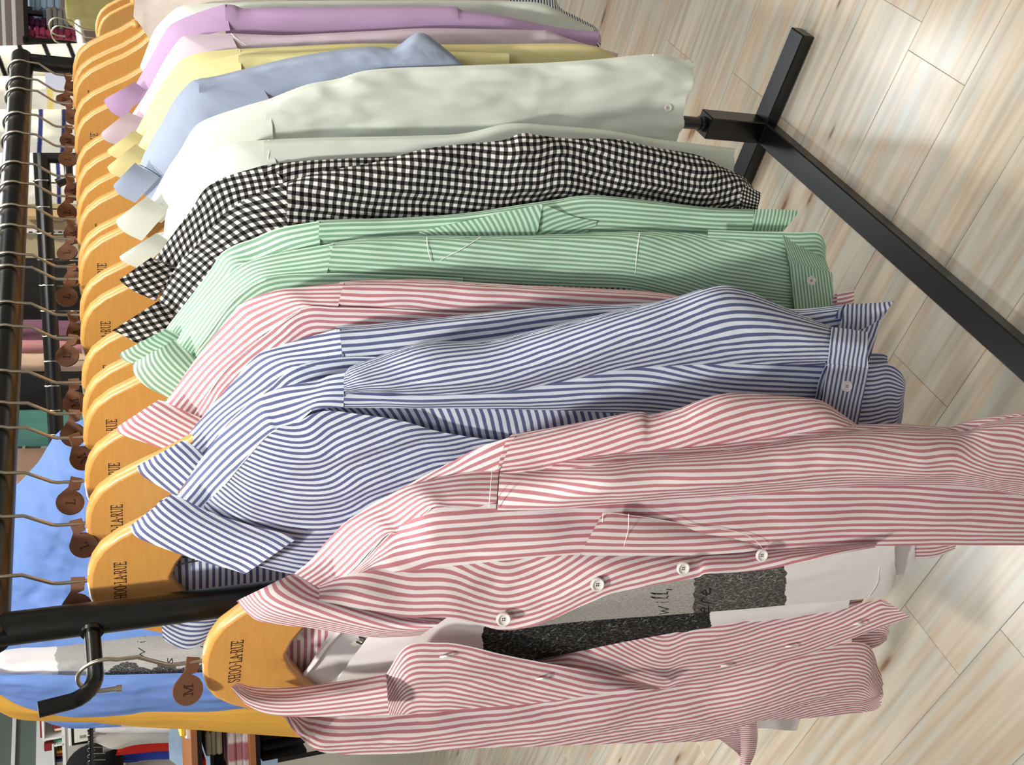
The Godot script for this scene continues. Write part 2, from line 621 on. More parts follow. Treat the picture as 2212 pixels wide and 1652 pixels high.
# ---------------------------------------------------------------- the clothes rack
func rack() -> void:
	var t := thing("clothes_rack", "black metal clothes rack with a floor bar and hook arm, carrying the row of shirts", "clothes rack")
	var r := 0.0139
	var st := mb()
	tube(st, [Vector3(-0.012, RAIL, 0), Vector3(RACK + 0.013, RAIL, 0)], 0.017, 28)
	part(st, "rail", M.black, t)
	for x in [0.0, RACK]:
		st = mb()
		tube(st, [Vector3(x, 0.10, 0), Vector3(x, RAIL - 0.004, 0)], r, 28)
		part(st, "post", M.black, t)
		st = mb()
		box(st, Vector3(x, 0.105, 0), Vector3(0.05, 0.148, 0.05), Basis(), 0.002)
		part(st, "socket", M.black, t)
		st = mb()
		tube(st, [Vector3(x, 0.17, 0), Vector3(x, 0.192, 0)], 0.0165, 24)
		part(st, "collar", M.black, t)
		st = mb()
		box(st, Vector3(x, 0.0165, 0), Vector3(0.05, 0.031, 0.455), Basis(), 0.0025)
		part(st, "foot", M.black, t)
	st = mb()
	box(st, Vector3(RACK * 0.5, 0.0165, 0), Vector3(RACK - 0.0502, 0.0312, 0.05), Basis(), 0.0025)
	part(st, "floor_bar", M.black, t)
	# hook arm on the near post
	st = mb()
	var arm := [Vector3(-0.006, 1.4605, 0.0), Vector3(-0.052, 1.459, 0.0)]
	for k in 7:
		var a := deg_to_rad(-90.0 - 13.0 * k)
		arm.append(Vector3(-0.056 + cos(a) * 0.022, 1.481 + sin(a) * 0.022, 0.0))
	arm.append(Vector3(-0.0805, 1.500, 0.0))
	tube(st, arm, 0.0064, 18)
	part(st, "hook_arm", M.black, t)
	st = mb()
	tube(st, [Vector3(-0.012, 1.4605, 0), Vector3(-0.0155, 1.4605, 0)], 0.0092, 18)
	part(st, "weld", M.black, t)

# ---------------------------------------------------------------- hangers
var hanger_mesh: ArrayMesh
var hook_mesh: ArrayMesh
var tag_mesh: ArrayMesh
var logo_mesh: Mesh
var letter := {}
const HX := [0.0413, 0.1094, 0.1645, 0.2272, 0.2640, 0.3144, 0.3931, 0.4376, 0.5114, 0.5389, 0.6033, 0.6526, 0.7124, 0.7682, 0.8577, 0.9212, 1.0056, 1.0470, 1.1121]
func make_hanger_parts() -> void:
	var half := [Vector2(0, 0), Vector2(0.017, -0.0012), Vector2(0.032, -0.0048), Vector2(0.046, -0.0115), Vector2(0.060, -0.0255), Vector2(0.076, -0.050), Vector2(0.090, -0.074), Vector2(0.108, -0.097), Vector2(0.140, -0.126), Vector2(0.154, -0.138), Vector2(0.160, -0.147), Vector2(0.159, -0.157), Vector2(0.150, -0.163), Vector2(0.138, -0.157), Vector2(0.110, -0.137), Vector2(0.078, -0.114), Vector2(0.045, -0.090), Vector2(0.016, -0.0745)]
	var pl := PackedVector2Array()
	for p in half:
		pl.append(p)
	pl.append(Vector2(0, -0.070))
	for k in range(half.size() - 1, 0, -1):
		pl.append(Vector2(-half[k].x, half[k].y))
	var n := pl.size()
	var nm := []
	for k in n:
		var d := (pl[(k + 1) % n] - pl[(k + n - 1) % n]).normalized()
		nm.append(Vector2(-d.y, d.x))
	var st := mb()
	var rings := []
	for q in [[-0.0068, 0.0042], [-0.0058, 0.0015], [-0.0034, 0.0], [0.0034, 0.0], [0.0058, 0.0015], [0.0068, 0.0042]]:
		var ring := []
		for k in n:
			var p: Vector2 = pl[k] - nm[k] * q[1]
			ring.append(Vector3(q[0] - 9.0 * 0.0 * p.x, p.y, p.x))
		rings.append(ring)
	for i in rings.size() - 1:
		var xs := [-0.9, -0.55, 0.0, 0.55, 0.9]
		for k in n:
			var q := (k + 1) % n
			for f in [[[i, k], [i, q], [i + 1, q]], [[i, k], [i + 1, q], [i + 1, k]]]:
				var out := Vector3(xs[i], nm[k].y * (1.0 - absf(xs[i]) * 0.6), nm[k].x * (1.0 - absf(xs[i]) * 0.6))
				var a: Vector3 = rings[f[0][0]][f[0][1]]
				var b: Vector3 = rings[f[1][0]][f[1][1]]
				var c: Vector3 = rings[f[2][0]][f[2][1]]
				var ids := [0, 1, 2]
				if (b - a).cross(c - a).dot(out) > 0.0:
					ids = [0, 2, 1]
				for e in ids:
					var lay: int = f[e][0]
					var kk: int = f[e][1]
					var nx: float = [-0.95, -0.7, -0.25, 0.25, 0.7, 0.95][lay]
					var w := sqrt(1.0 - nx * nx)
					st.set_normal(Vector3(nx, nm[kk].y * w, nm[kk].x * w).normalized())
					st.set_uv(Vector2.ZERO)
					st.add_vertex(rings[lay][kk])
	for sd in [0, 5]:
		var p2 := PackedVector2Array()
		for v in rings[sd]:
			p2.append(Vector2(v.z, v.y))
		var ix := Geometry2D.triangulate_polygon(p2)
		var nn := Vector3(-1 if sd == 0 else 1, 0, 0)
		for k in range(0, ix.size(), 3):
			tri(st, rings[sd][ix[k]], rings[sd][ix[k + 1]], rings[sd][ix[k + 2]], nn)
	st.set_material(M.wood)
	hanger_mesh = st.commit()
	# hook: up from the wood, slanting forward, then over the rail
	st = mb()
	var path := [Vector3(0, -0.004, 0), Vector3(0, 0.012, 0), Vector3(0, 0.024, 0.0004), Vector3(0, 0.0285, 0.0022), Vector3(0, 0.038, 0.0085), Vector3(0, 0.050, 0.0165)]
	for k in 17:
		var a := deg_to_rad(-28.0 + 214.0 * k / 16.0)
		path.append(Vector3(0, 0.0755 + sin(a) * 0.0196, cos(a) * 0.0196))
	path.append(Vector3(0, 0.0665, -0.0196))
	tube(st, path, 0.0019, 10, 0.85)
	tube(st, [Vector3(0, 0.067, -0.0196), Vector3(0, 0.0625, -0.0198)], 0.0027, 10)
	st.set_material(M.wire)
	hook_mesh = st.commit()
	# leather size tag: a strap looped round the hook with a round end
	var tp := PackedVector2Array()
	tp.append(Vector2(0.004, 0.0055))
	tp.append(Vector2(-0.0075, 0.0052))
	for k in 21:
		var a := deg_to_rad(125.0 - 0.0 + 290.0 * k / 20.0 - 55.0)
		tp.append(Vector2(-0.0225 + cos(a) * 0.0125, sin(a) * 0.0125))
	tp.append(Vector2(-0.0075, -0.0052))
	tp.append(Vector2(0.004, -0.0055))
	st = mb()
	var ti := Geometry2D.triangulate_polygon(tp)
	for z in [-0.0012, 0.0012]:
		for k in range(0, ti.size(), 3):
			var v := []
			for e in 3:
				v.append(Vector3(tp[ti[k + e]].x, tp[ti[k + e]].y, z))
			tri(st, v[0], v[1], v[2], Vector3(0, 0, signf(z)))
	for k in tp.size():
		var a2 := tp[k]
		var b2 := tp[(k + 1) % tp.size()]
		var d2 := (b2 - a2)
		var n2 := Vector3(-d2.y, d2.x, 0).normalized()
		var mid := (a2 + b2) * 0.5 - Vector2(-0.012, 0)
		if n2.x * mid.x + n2.y * mid.y < 0.0:
			n2 = -n2
		quad(st, Vector3(a2.x, a2.y, -0.0012), Vector3(b2.x, b2.y, -0.0012), Vector3(b2.x, b2.y, 0.0012), Vector3(a2.x, a2.y, 0.0012), n2)
	st.set_material(M.leather)
	tag_mesh = st.commit()
	var tm := TextMesh.new()
	var sf := SystemFont.new()
	sf.font_names = PackedStringArray(["Droid Serif"])
	tm.font = sf
	tm.text = "SHOO·LA·RUE"
	tm.font_size = 24
	tm.pixel_size = 0.00052
	tm.depth = 0.0003
	tm.material = M.ink
	logo_mesh = tm
	for s in ["M", "L"]:
		var lm := TextMesh.new()
		lm.font = sf
		lm.text = s
		lm.font_size = 24
		lm.pixel_size = 0.00046
		lm.depth = 0.0003
		lm.material = M.ink
		letter[s] = lm
func mesh_part(called: String, m: Mesh, parent: Node) -> MeshInstance3D:
	var o := MeshInstance3D.new()
	o.name = called
	o.mesh = m
	parent.add_child(o, true)
	return o
func hanger(x: float, top: float, size: String, tag_turn: float, label: String) -> Node3D:
	var t := thing("wooden_hanger", label, "hanger", Vector3(x, top, 0), "wooden hangers")
	mesh_part("body", hanger_mesh, t)
	mesh_part("hook", hook_mesh, t)
	var g := mesh_part("logo", logo_mesh, t)
	g.rotation.y = -PI / 2
	g.scale = Vector3(0.66, 1.15, 1.0)
	g.position = Vector3(-0.0069, -0.0265, 0.001)
	g.set_meta("label", "dark brand lettering printed on the wood")
	var tg := mesh_part("size_tag", tag_mesh, t)
	tg.set_meta("label", "brown leather size tag stamped %s" % size)
	tg.position = Vector3(0, 0.0075, 0)
	tg.rotation = Vector3(0.25 * sin(x * 91.0), -tag_turn, 0.3 * sin(x * 57.0 + 1.0))
	var l := mesh_part("letter", letter[size], tg)
	l.position = Vector3(-0.0225, 0, 0.0013)
	l.rotation.z = 0.15
	return t
func hangers() -> void:
	make_hanger_parts()
	var who := ["open blue striped shirt", "second blue striped shirt", "pink striped shirt behind the blue ones", "green striped shirt with buttoned cuff", "green striped shirt with the folded flap", "front gingham shirt", "rear gingham shirt", "nearer white shirt", "farther white shirt", "pale blue chambray shirt", "front yellow shirt", "rear yellow shirt", "pale lilac shirt", "deeper lilac shirt", "white blouse", "cream top", "navy striped top", "beige top", "last top by the far post"]
	var sz := ["M", "L", "L", "M", "L", "M", "L", "M", "L", "M", "L", "M", "L", "M", "L", "M", "L", "M", "L"]
	var turn := [0.75, 1.15, 0.35, 0.85, 0.95, 0.7, 0.5, 0.9, 0.75, 0.2, 0.3, 0.6, 0.8, 0.7, 0.45, 0.65, 0.8, 0.25, 0.75]
	for k in HX.size():
		var hg := hanger(HX[k], TOP, sz[k], turn[k], "wooden hanger with %s tag carrying the %s" % [sz[k], who[k]])
		if k == 16 or k == 18:
			var p := PX(294, 53, HX[k]) if k == 16 else PX(290, 4, HX[k])
			var sm := SphereMesh.new()
			sm.radius = 0.0062
			sm.height = 0.0124
			sm.material = M.wood
			mesh_part("strap_knob", sm, hg).position = p - hg.position
	var n := hanger(-0.058, 1.377, "M", 0.85, "honey wooden hanger on the hook arm carrying the open pink shirt")
	n.rotation.y = 0.06

# ---------------------------------------------------------------- shirts
# the hanging body behind the traced parts: a flat closed tube of cloth
func body_loft(parent: Node, mat: Material, x0: float, top: float, len: float, zp: float, zm: float, o := {}) -> MeshInstance3D:
	var ys := [0.048, 0.075, 0.11, 0.145, 0.19, 0.30, 0.45, 0.60, len]
	var wk := [0.36, 0.52, 0.74, 0.92, 1.0, 1.0, 1.0, 1.02, 1.05]
	var tk := [0.006, 0.008, 0.009, 0.010, 0.011, 0.013, 0.015, 0.016, 0.017]
	var per: float = o.get("per", 0.0063) * 8.0
	var thick: float = o.get("thick", 1.0)
	var ax: Vector3 = o.get("axis", Vector3.BACK)
	var dp := Vector3(ax.z, 0, -ax.x)
	var c0: Vector3 = o.get("at", Vector3(x0, 0, 0))
	var g := []
	var uv := []
	var nk := 40
	for i in 41:
		var f := i / 40.0 * (ys.size() - 1)
		var a := mini(int(f), ys.size() - 2)
		var t := f - a
		var y := lerpf(ys[a], ys[a + 1], t)
		var w := lerpf(wk[a], wk[a + 1], t)
		var th: float = lerpf(tk[a], tk[a + 1], t) * thick
		var row := []
		var ur := []
		for k in nk + 1:
			var an := TAU * k / nk
			var c := cos(an)
			var s := sin(an)
			var z := signf(c) * pow(absf(c), 0.75) * (zp if c > 0.0 else zm) * w
			var x := s * th * (1.0 + 0.5 * fold.get_noise_3d(z * 34.0, y * 5.0, x0 * 60.0 + 5.0 * signf(s)))
			row.append(c0 + dp * x + ax * z + Vector3(0, top - y, 0))
			ur.append(Vector2(z / per, y / per))
		g.append(row)
		uv.append(ur)
	var st := mb()
	ring_grid(st, g, uv)
	return part(st, o.get("name", "body"), mat, parent)
func ring_grid(st: SurfaceTool, g: Array, uv: Array) -> void:
	var ni := g.size()
	var nj: int = g[0].size()
	var nn := []
	for i in ni:
		var row := []
		for j in nj:
			var jn := j + 1 if j + 1 < nj else 1
			var jp := j - 1 if j > 0 else nj - 2
			var du: Vector3 = g[i][jn] - g[i][jp]
			var dv: Vector3 = g[mini(i + 1, ni - 1)][j] - g[maxi(i - 1, 0)][j]
			row.append(du.cross(dv).normalized())
		nn.append(row)
	var h := ni / 2
	var out: Vector3 = g[h][nj / 4] - (g[h][0] + g[h][nj / 2]) * 0.5
	var sg := 1.0 if out.dot(nn[h][nj / 4]) >= 0.0 else -1.0
	for i in ni - 1:
		for j in nj - 1:
			var ids := [[i, j], [i, j + 1], [i + 1, j + 1], [i, j], [i + 1, j + 1], [i + 1, j]]
			if sg > 0.0:
				ids = [[i, j], [i + 1, j + 1], [i, j + 1], [i, j], [i + 1, j], [i + 1, j + 1]]
			for e in ids:
				st.set_normal(nn[e[0]][e[1]] * sg)
				st.set_uv(uv[e[0]][e[1]])
				st.add_vertex(g[e[0]][e[1]])
func button(parent: Node, px: float, py: float, x: float, r := 0.0058, nrm := Vector3(-0.8, 0.15, 0.58)) -> void:
	var p := PX(px, py, x)
	var n := nrm.normalized()
	var st := mb()
	var prof := [[0.0, 0.0006], [0.45, 0.0006], [0.62, 0.0009], [0.74, 0.0019], [0.88, 0.0021], [1.0, 0.0012], [1.0, -0.0006]]
	var u := n.cross(Vector3.UP).normalized()
	var v := u.cross(n)
	for i in prof.size() - 1:
		for k in 20:
			var q := []
			for e in [[i, k], [i, k + 1], [i + 1, k + 1], [i + 1, k]]:
				var a: float = TAU * e[1] / 20.0
				q.append(p + (u * cos(a) + v * sin(a)) * (r * prof[e[0]][0]) + n * prof[e[0]][1])
			var nn: Vector3 = (q[1] - q[3]).cross(q[2] - q[0])
			if nn.length() < 1e-14:
				nn = n
			nn = nn.normalized()
			if nn.dot(n + (q[2] - p).normalized() * 0.5) < 0.0:
				nn = -nn
			quad(st, q[0], q[1], q[2], q[3], nn)
	var b := part(st, "button", M.button, parent)
	st = mb()
	for k in 4:
		var a := TAU * (k + 0.5) / 4.0
		var c := p + (u * cos(a) + v * sin(a)) * r * 0.2 + n * 0.0007
		tube(st, [c, c + n * 0.0003], r * 0.09, 8)
	part(st, "holes", M.ink, b)
func seam(parent: Node, pts: Array, x0: float, r := 0.0006, mat: Material = null, called := "seam") -> void:
	var line := []
	for p in pts:
		line.append(PX(p[0], p[1], x0 + p[2] * 0.001))
	var fine := []
	var n := pts.size() * 5
	for k in n + 1:
		fine.append(spline(line, k / float(n)))
	var st := mb()
	tube(st, fine, r, 6)
	part(st, called, mat if mat else M.thread, parent)

const YOKE := [6, -6, -14, -20]
const SLEEVE := [6, -8, -16, -18, -14]
const SS := [0.0, 0.12, 0.4, 0.75, 1.0]
func yoke(t: Node, m: Material, x0: float, rows: Array, o := {}) -> void:
	var q := {"amp": 0.8, "nv": 36, "nu": 14}
	q.merge(o, true)
	# the yoke runs on under the collar
	var first := []
	for k in 4:
		first.append(rows[0][k] + (rows[0][k] - rows[1][k]) * o.get("under", 1.6))
	cloth("yoke", m, t, x0, [first] + rows, o.get("prof", YOKE), q)
func sleeve(t: Node, m: Material, x0: float, rows: Array, o := {}) -> void:
	var q := {"amp": 2.2, "nv": 60, "nu": 20, "back": 16.0, "s": SS}
	q.merge(o, true)
	cloth(o.get("called", "sleeve"), m, t, x0, rows, o.get("prof", SLEEVE), q)
func collar(t: Node, m: Material, x0: float, rows: Array, o := {}) -> void:
	var q := {"amp": 0.5, "nv": 20, "nu": 14, "back": 3.0, "closed": true}
	q.merge(o, true)
	cloth("collar", m, t, x0, rows, o.get("prof", [-20, -26, -25, -18]), q)
	# the stand that carries the fall round the hanger's neck
	if o.get("stand", true):
		var st := mb()
		var g := []
		var uv := []
		for i in 7:
			var row := []
			var ur := []
			for k in 25:
				var a := PI * k / 24.0
				var f := i / 6.0
				var w := lerpf(0.058, 0.066, f)
				row.append(Vector3(x0 + sin(a) * 0.013 - 0.0, TOP - lerpf(0.034, 0.062, f) + 0.010 * sin(a), cos(a) * w))
				ur.append(Vector2(a * 0.06, f * 0.03) / 0.0504)
			g.append(row)
			uv.append(ur)
		grid(st, g, uv, Vector3.RIGHT)
		part(st, "collar_stand", m, t)

func shirts() -> void:
	var t: Node3D
	var x: float
	# 1 blue stripes, open collar
	x = HX[0]
	t = thing("shirt", "blue and white striped shirt with an open collar, next to the near post", "shirt", Vector3.ZERO, "shirts on the rack")
	body_loft(t, M.blue, x, TOP, 0.80, 0.155, 0.20, {"at": Vector3(x + 0.018, 0, 0), "thick": 0.5})
	yoke(t, M.blue, x, [[388, 1062, 462, 1082], [399, 1045, 486, 1045], [464, 950, 524, 999], [540, 871, 583, 936], [575, 849, 604, 932], [621, 833, 636, 917], [684, 822, 673, 888], [711, 811, 706, 881], [748, 800, 744, 880]], {"rot": 8.0})
	cloth("front_panel", M.blue, t, x, [[440, 1090, 452, 1190], [486, 1045, 530, 1216], [524, 999, 610, 1236], [583, 934, 700, 1246], [640, 912, 800, 1230], [700, 888, 880, 1190], [800, 898, 960, 1160], [870, 909, 1040, 1130], [950, 932, 1120, 1110], [1050, 948, 1200, 1090], [1150, 955, 1290, 1070]], [-21, -27, -32, -36, -40], {"amp": 2.5, "nv": 60, "nu": 36, "anchor": 1.0})
	cloth("side_panel", M.blue, t, x, [[700, 860, 700, 900], [800, 866, 800, 930], [900, 866, 900, 960], [1040, 866, 1040, 980], [1180, 866, 1180, 980], [1330, 866, 1330, 960]], [-2, -8, -14], {"amp": 1.5, "rot": 52.0})
	sleeve(t, M.blue, x, [[744, 840, 743, 880], [800, 836, 838, 881], [930, 838, 930, 882], [1165, 815, 1151, 885], [1282, 785, 1279, 889], [1412, 770, 1390, 900], [1550, 764, 1560, 930], [1700, 768, 1690, 940], [1795, 772, 1779, 940]], {"prof": [-6, -16, -22, -24, -18], "anchor": 0.5, "called": "sleeve"})
	sleeve(t, M.blue, x, [[752, 804, 746, 850], [762, 792, 800, 846], [820, 771, 870, 850], [916, 741, 960, 852], [1059, 734, 1090, 846], [1187, 705, 1210, 826], [1327, 672, 1330, 800], [1453, 644, 1450, 790], [1548, 618, 1540, 787], [1612, 627, 1610, 786], [1707, 669, 1700, 787], [1798, 707, 1788, 790]], {"prof": [2, -14, -28, -32, -24], "rot": -9.0, "called": "sleeve_fold", "amp": 2.6, "back": 10.0})
	cloth("cuff", M.blue, t, x, [[1797, 706, 1787, 790], [1836, 711, 1830, 794], [1874, 717, 1875, 801]], [-10, -30, -34, -32], {"rot": 90.0, "amp": 0.6, "back": 12.0, "nv": 14})
	cloth("cuff", M.blue, t, x, [[1789, 785, 1762, 950], [1830, 790, 1804, 955], [1876, 798, 1846, 962]], [-33, -38, -38, -34], {"rot": 90.0, "amp": 0.6, "back": 10.0, "nv": 14})
	button(t, 1829, 834, x - 0.040)
	cloth("shirt_tail", M.blue, t, x, [[1780, 785, 1790, 1000], [1874, 790, 1880, 985], [1918, 786, 1915, 972], [1944, 800, 1938, 955], [1956, 822, 1950, 900]], [-8, -14, -16, -16], {"amp": 1.5})
	collar(t, M.blue, x, [[372, 1066, 279, 1137], [398, 1078, 296, 1160], [450, 1104, 355, 1185], [530, 1131, 440, 1214], [600, 1149, 500, 1230], [642, 1164, 528, 1240]], {"prof": [-22, -29, -30, -22], "tilt": -5.0, "rot": 12.0})
	cloth("inside_yoke", M.blue, t, x, [[310, 1170, 330, 1330], [370, 1160, 380, 1340], [450, 1160, 455, 1345], [540, 1180, 540, 1345], [640, 1180, 640, 1330]], [8, 8, 8], {"rot": 90.0, "amp": 0.8})
	cloth("collar", M.blue, t, x, [[345, 1310, 352, 1380], [365, 1322, 372, 1392], [400, 1330, 402, 1402], [450, 1330, 430, 1394], [492, 1325, 462, 1368]], [-20, -26, -22], {"rot": 8.0, "amp": 0.6, "back": 3.0, "closed": true, "nv": 16, "nu": 10})
	cloth("brand_label", M.card, t, x, [[345, 1182, 349, 1222], [368, 1181, 372, 1222], [386, 1182, 384, 1226]], [3, 2, 3], {"amp": 0.2, "nv": 6, "nu": 6, "back": 0.6, "closed": true})
	seam(t, [[350, 1221, 1], [372, 1222, -3], [410, 1214, -5], [446, 1207, -6], [420, 1206, -4], [384, 1201, 1]], x, 0.0007, M.cord, "tag_cord")
	seam(t, [[486, 1046, -21], [524, 1000, -21.5], [583, 936, -21.5], [621, 930, -21], [673, 886, -21]], x, 0.0005)
	seam(t, [[749, 803, -2], [746, 830, -16], [743, 879, -24]], x, 0.0004, M.cord)
	# 2 blue stripes
	x = HX[1]
	t = thing("shirt", "blue and white striped shirt half hidden between the open blue shirt and the pink one", "shirt", Vector3.ZERO, "shirts on the rack")
	body_loft(t, M.blue, x, TOP, 0.80, 0.155, 0.20)
	yoke(t, M.blue, x, [[394, 950, 440, 990], [401, 945, 445, 976], [439, 898, 502, 904], [480, 850, 545, 868], [513, 812, 580, 840], [545, 776, 600, 822], [575, 757, 640, 796], [648, 733, 697, 788], [734, 709, 740, 778]], {"rot": 8.0})
	cloth("front_panel", M.blue, t, x, [[430, 980, 450, 1060], [502, 902, 520, 1010], [580, 838, 600, 950], [640, 792, 660, 900], [740, 772, 760, 880], [860, 770, 870, 860], [1000, 760, 1000, 840]], [-21, -25, -27, -27], {"amp": 2.0, "anchor": 0.0})
	sleeve(t, M.blue, x, [[734, 709, 742, 790], [800, 703, 800, 800], [894, 694, 894, 800], [1040, 679, 1040, 800], [1187, 664, 1187, 780], [1334, 658, 1334, 760], [1480, 655, 1480, 760], [1620, 660, 1620, 770], [1722, 668, 1722, 780], [1828, 658, 1806, 780]], {"anchor": 0.0, "rot": -2.0})
	cloth("cuff", M.blue, t, x, [[1827, 657, 1806, 730], [1880, 655, 1850, 732], [1932, 651, 1903, 692]], [-6, -20, -22, -16], {"rot": 78.0, "amp": 0.8, "back": 10.0, "nv": 14})
	cloth("cuff", M.blue, t, x, [[1812, 702, 1800, 800], [1860, 700, 1840, 800], [1904, 690, 1876, 784]], [-20, -23, -23, -18], {"rot": 100.0, "amp": 1.2, "back": 8.0, "nv": 14})
	cloth("shirt_tail", M.blue, t, x, [[1800, 760, 1800, 850], [1870, 762, 1870, 850], [1905, 763, 1905, 840], [1917, 768, 1917, 820]], [-6, -10, -10], {"amp": 1.0})
	collar(t, M.blue, x, [[396, 950, 294, 1008], [404, 954, 306, 1026], [422, 966, 340, 1048], [445, 984, 378, 1070]], {"tilt": -3.0, "rot": 10.0})
	seam(t, [[445, 975, -21], [502, 905, -21.5], [580, 841, -21.5], [635, 796, -21], [697, 788, -21]], x, 0.0005)
	seam(t, [[735, 711, -2], [741, 740, -13], [743, 772, -20]], x, 0.0004, M.cord)
	# 3 pink stripes
	x = HX[2]
	t = thing("shirt", "pink and white striped shirt hanging between blue and green striped shirts", "shirt", Vector3.ZERO, "shirts on the rack")
	body_loft(t, M.pink, x, TOP, 0.82, 0.155, 0.20)
	yoke(t, M.pink, x, [[358, 868, 420, 905], [366, 858, 427, 890], [412, 790, 475, 814], [458, 730, 524, 763], [502, 676, 560, 730], [524, 654, 590, 708], [594, 627, 651, 668], [662, 619, 695, 668], [743, 611, 729, 668]], {"rot": 6.0})
	cloth("front_panel", M.pink, t, x, [[415, 900, 430, 960], [475, 812, 490, 900], [524, 762, 540, 850], [575, 720, 600, 800], [651, 666, 680, 790], [728, 664, 760, 780], [860, 668, 880, 760], [1000, 676, 1010, 740], [1120, 668, 1120, 720]], [-21, -25, -27, -27], {"amp": 2.0, "anchor": 0.0})
	sleeve(t, M.pink, x, [[743, 611, 729, 669], [800, 608, 800, 673], [923, 605, 857, 680], [1000, 609, 985, 688], [1114, 616, 1114, 690], [1250, 622, 1250, 700], [1400, 630, 1400, 705], [1480, 642, 1480, 710], [1560, 668, 1560, 715], [1720, 695, 1720, 730]], {"anchor": 0.5})
	cloth("cuff", M.pink, t, x, [[1808, 634, 1806, 690], [1828, 630, 1826, 690], [1845, 627, 1843, 680]], [-4, -14, -12], {"amp": 0.8, "back": 8.0, "nv": 14})
	collar(t, M.pink, x, [[342, 863, 250, 924], [362, 870, 262, 938], [396, 886, 310, 955], [438, 904, 372, 975]], {"tilt": -3.0, "rot": 10.0})
	seam(t, [[426, 891, -21], [475, 815, -21.5], [524, 764, -21.5], [575, 722, -21], [651, 669, -21]], x, 0.0005)
	seam(t, [[744, 612, -2], [738, 640, -13], [729, 668, -17]], x, 0.0004, M.cord)
	# 4 green stripes
	x = HX[3]
	t = thing("shirt", "green striped shirt with a long sleeve ending in a buttoned cuff", "shirt", Vector3.ZERO, "shirts on the rack")
	body_loft(t, M.green, x, TOP, 0.80, 0.155, 0.20, {"per": 0.0053})
	yoke(t, M.green, x, [[376, 745, 415, 772], [385, 731, 418, 766], [412, 689, 456, 714], [453, 637, 499, 656], [486, 600, 540, 620], [520, 573, 575, 602], [560, 557, 610, 598], [620, 543, 655, 596], [721, 525, 706, 592]], {"per": 0.0053})
	cloth("front_panel", M.green, t, x, [[410, 770, 430, 850], [456, 712, 470, 800], [499, 654, 520, 740], [575, 600, 600, 700], [700, 590, 710, 660], [850, 594, 850, 650], [1000, 600, 1000, 650]], [-21, -25, -26], {"amp": 1.5, "anchor": 0.0, "per": 0.0053})
	sleeve(t, M.green, x, [[721, 525, 706, 592], [770, 518, 770, 595], [820, 513, 820, 599], [930, 509, 930, 604], [1040, 509, 1040, 610], [1150, 508, 1150, 615], [1260, 503, 1260, 620], [1371, 500, 1371, 626], [1475, 503, 1475, 660], [1548, 507, 1548, 690], [1620, 508, 1630, 700], [1691, 510, 1722, 710]], {"anchor": 0.5, "rot": 3.0, "per": 0.0053, "back": 14.0})
	cloth("cuff", M.green, t, x, [[1690, 508, 1707, 574], [1720, 526, 1740, 590], [1752, 540, 1770, 596], [1783, 556, 1796, 600]], [-2, -16, -20], {"rot": 78.0, "amp": 0.8, "back": 8.0, "nv": 12, "per": 0.0053})
	cloth("cuff", M.green, t, x, [[1706, 568, 1722, 712], [1750, 576, 1765, 712], [1797, 588, 1808, 712]], [-20, -23, -21], {"rot": 90.0, "amp": 0.6, "back": 8.0, "nv": 12, "per": 0.0053})
	button(t, 1752, 606, x - 0.024)
	cloth("shirt_tail", M.green, t, x, [[1530, 496, 1530, 560], [1640, 500, 1640, 570], [1720, 502, 1720, 580], [1769, 503, 1769, 580], [1784, 530, 1784, 580]], [0, -4, -4], {"amp": 1.0, "per": 0.0053})
	collar(t, M.green, x, [[377, 734, 287, 784], [390, 745, 290, 808], [408, 760, 318, 836], [428, 780, 366, 860]], {"tilt": -2.0, "per": 0.0053, "rot": 8.0})
	seam(t, [[418, 767, -21], [456, 715, -21.5], [499, 657, -21.5], [540, 621, -21], [575, 603, -21]], x, 0.0005)
	seam(t, [[722, 527, -2], [714, 560, -13], [706, 591, -16]], x, 0.0004, M.cord)
	seam(t, [[1382, 503, -2], [1377, 540, -17], [1372, 590, -18]], x, 0.0006)
	seam(t, [[922, 512, -4], [925, 540, -16], [932, 566, -19]], x, 0.0004)
	seam(t, [[951, 562, -19], [1000, 536, -17], [1038, 512, -8]], x, 0.0004)
	# 5 green stripes
	x = HX[4]
	t = thing("shirt", "green striped shirt with a folded triangular flap on its sleeve", "shirt", Vector3.ZERO, "shirts on the rack")
	body_loft(t, M.green, x, TOP, 0.80, 0.155, 0.20, {"per": 0.0053})
	yoke(t, M.green, x, [[360, 712, 398, 732], [364, 702, 402, 724], [412, 640, 450, 670], [456, 580, 500, 620], [478, 547, 530, 590], [510, 528, 590, 595], [545, 516, 625, 580], [600, 493, 665, 565], [690, 477, 692, 552]], {"per": 0.0053})
	sleeve(t, M.green, x, [[690, 477, 688, 530], [760, 474, 760, 530], [857, 472, 857, 530], [1004, 461, 1004, 530], [1114, 444, 1114, 530], [1200, 432, 1200, 520], [1285, 422, 1285, 520], [1422, 435, 1422, 515], [1532, 448, 1532, 510], [1632, 453, 1620, 510]], {"anchor": 0.0, "per": 0.0053, "prof": [4, -6, -10, -12, -10]})
	cloth("sleeve_flap", M.green, t, x, [[905, 501, 905, 516], [960, 487, 980, 520], [1030, 472, 1060, 518], [1100, 456, 1120, 516], [1150, 445, 1150, 512], [1173, 440, 1160, 508]], [-14, -17, -17], {"rot": 62.0, "amp": 0.6, "back": 3.0, "closed": true, "per": 0.0053})
	cloth("sleeve_flap", M.green, t, x, [[1168, 440, 1160, 508], [1190, 448, 1190, 510], [1240, 468, 1235, 512], [1290, 478, 1280, 512]], [-14, -13, -13], {"rot": -30.0, "amp": 0.6, "per": 0.0053})
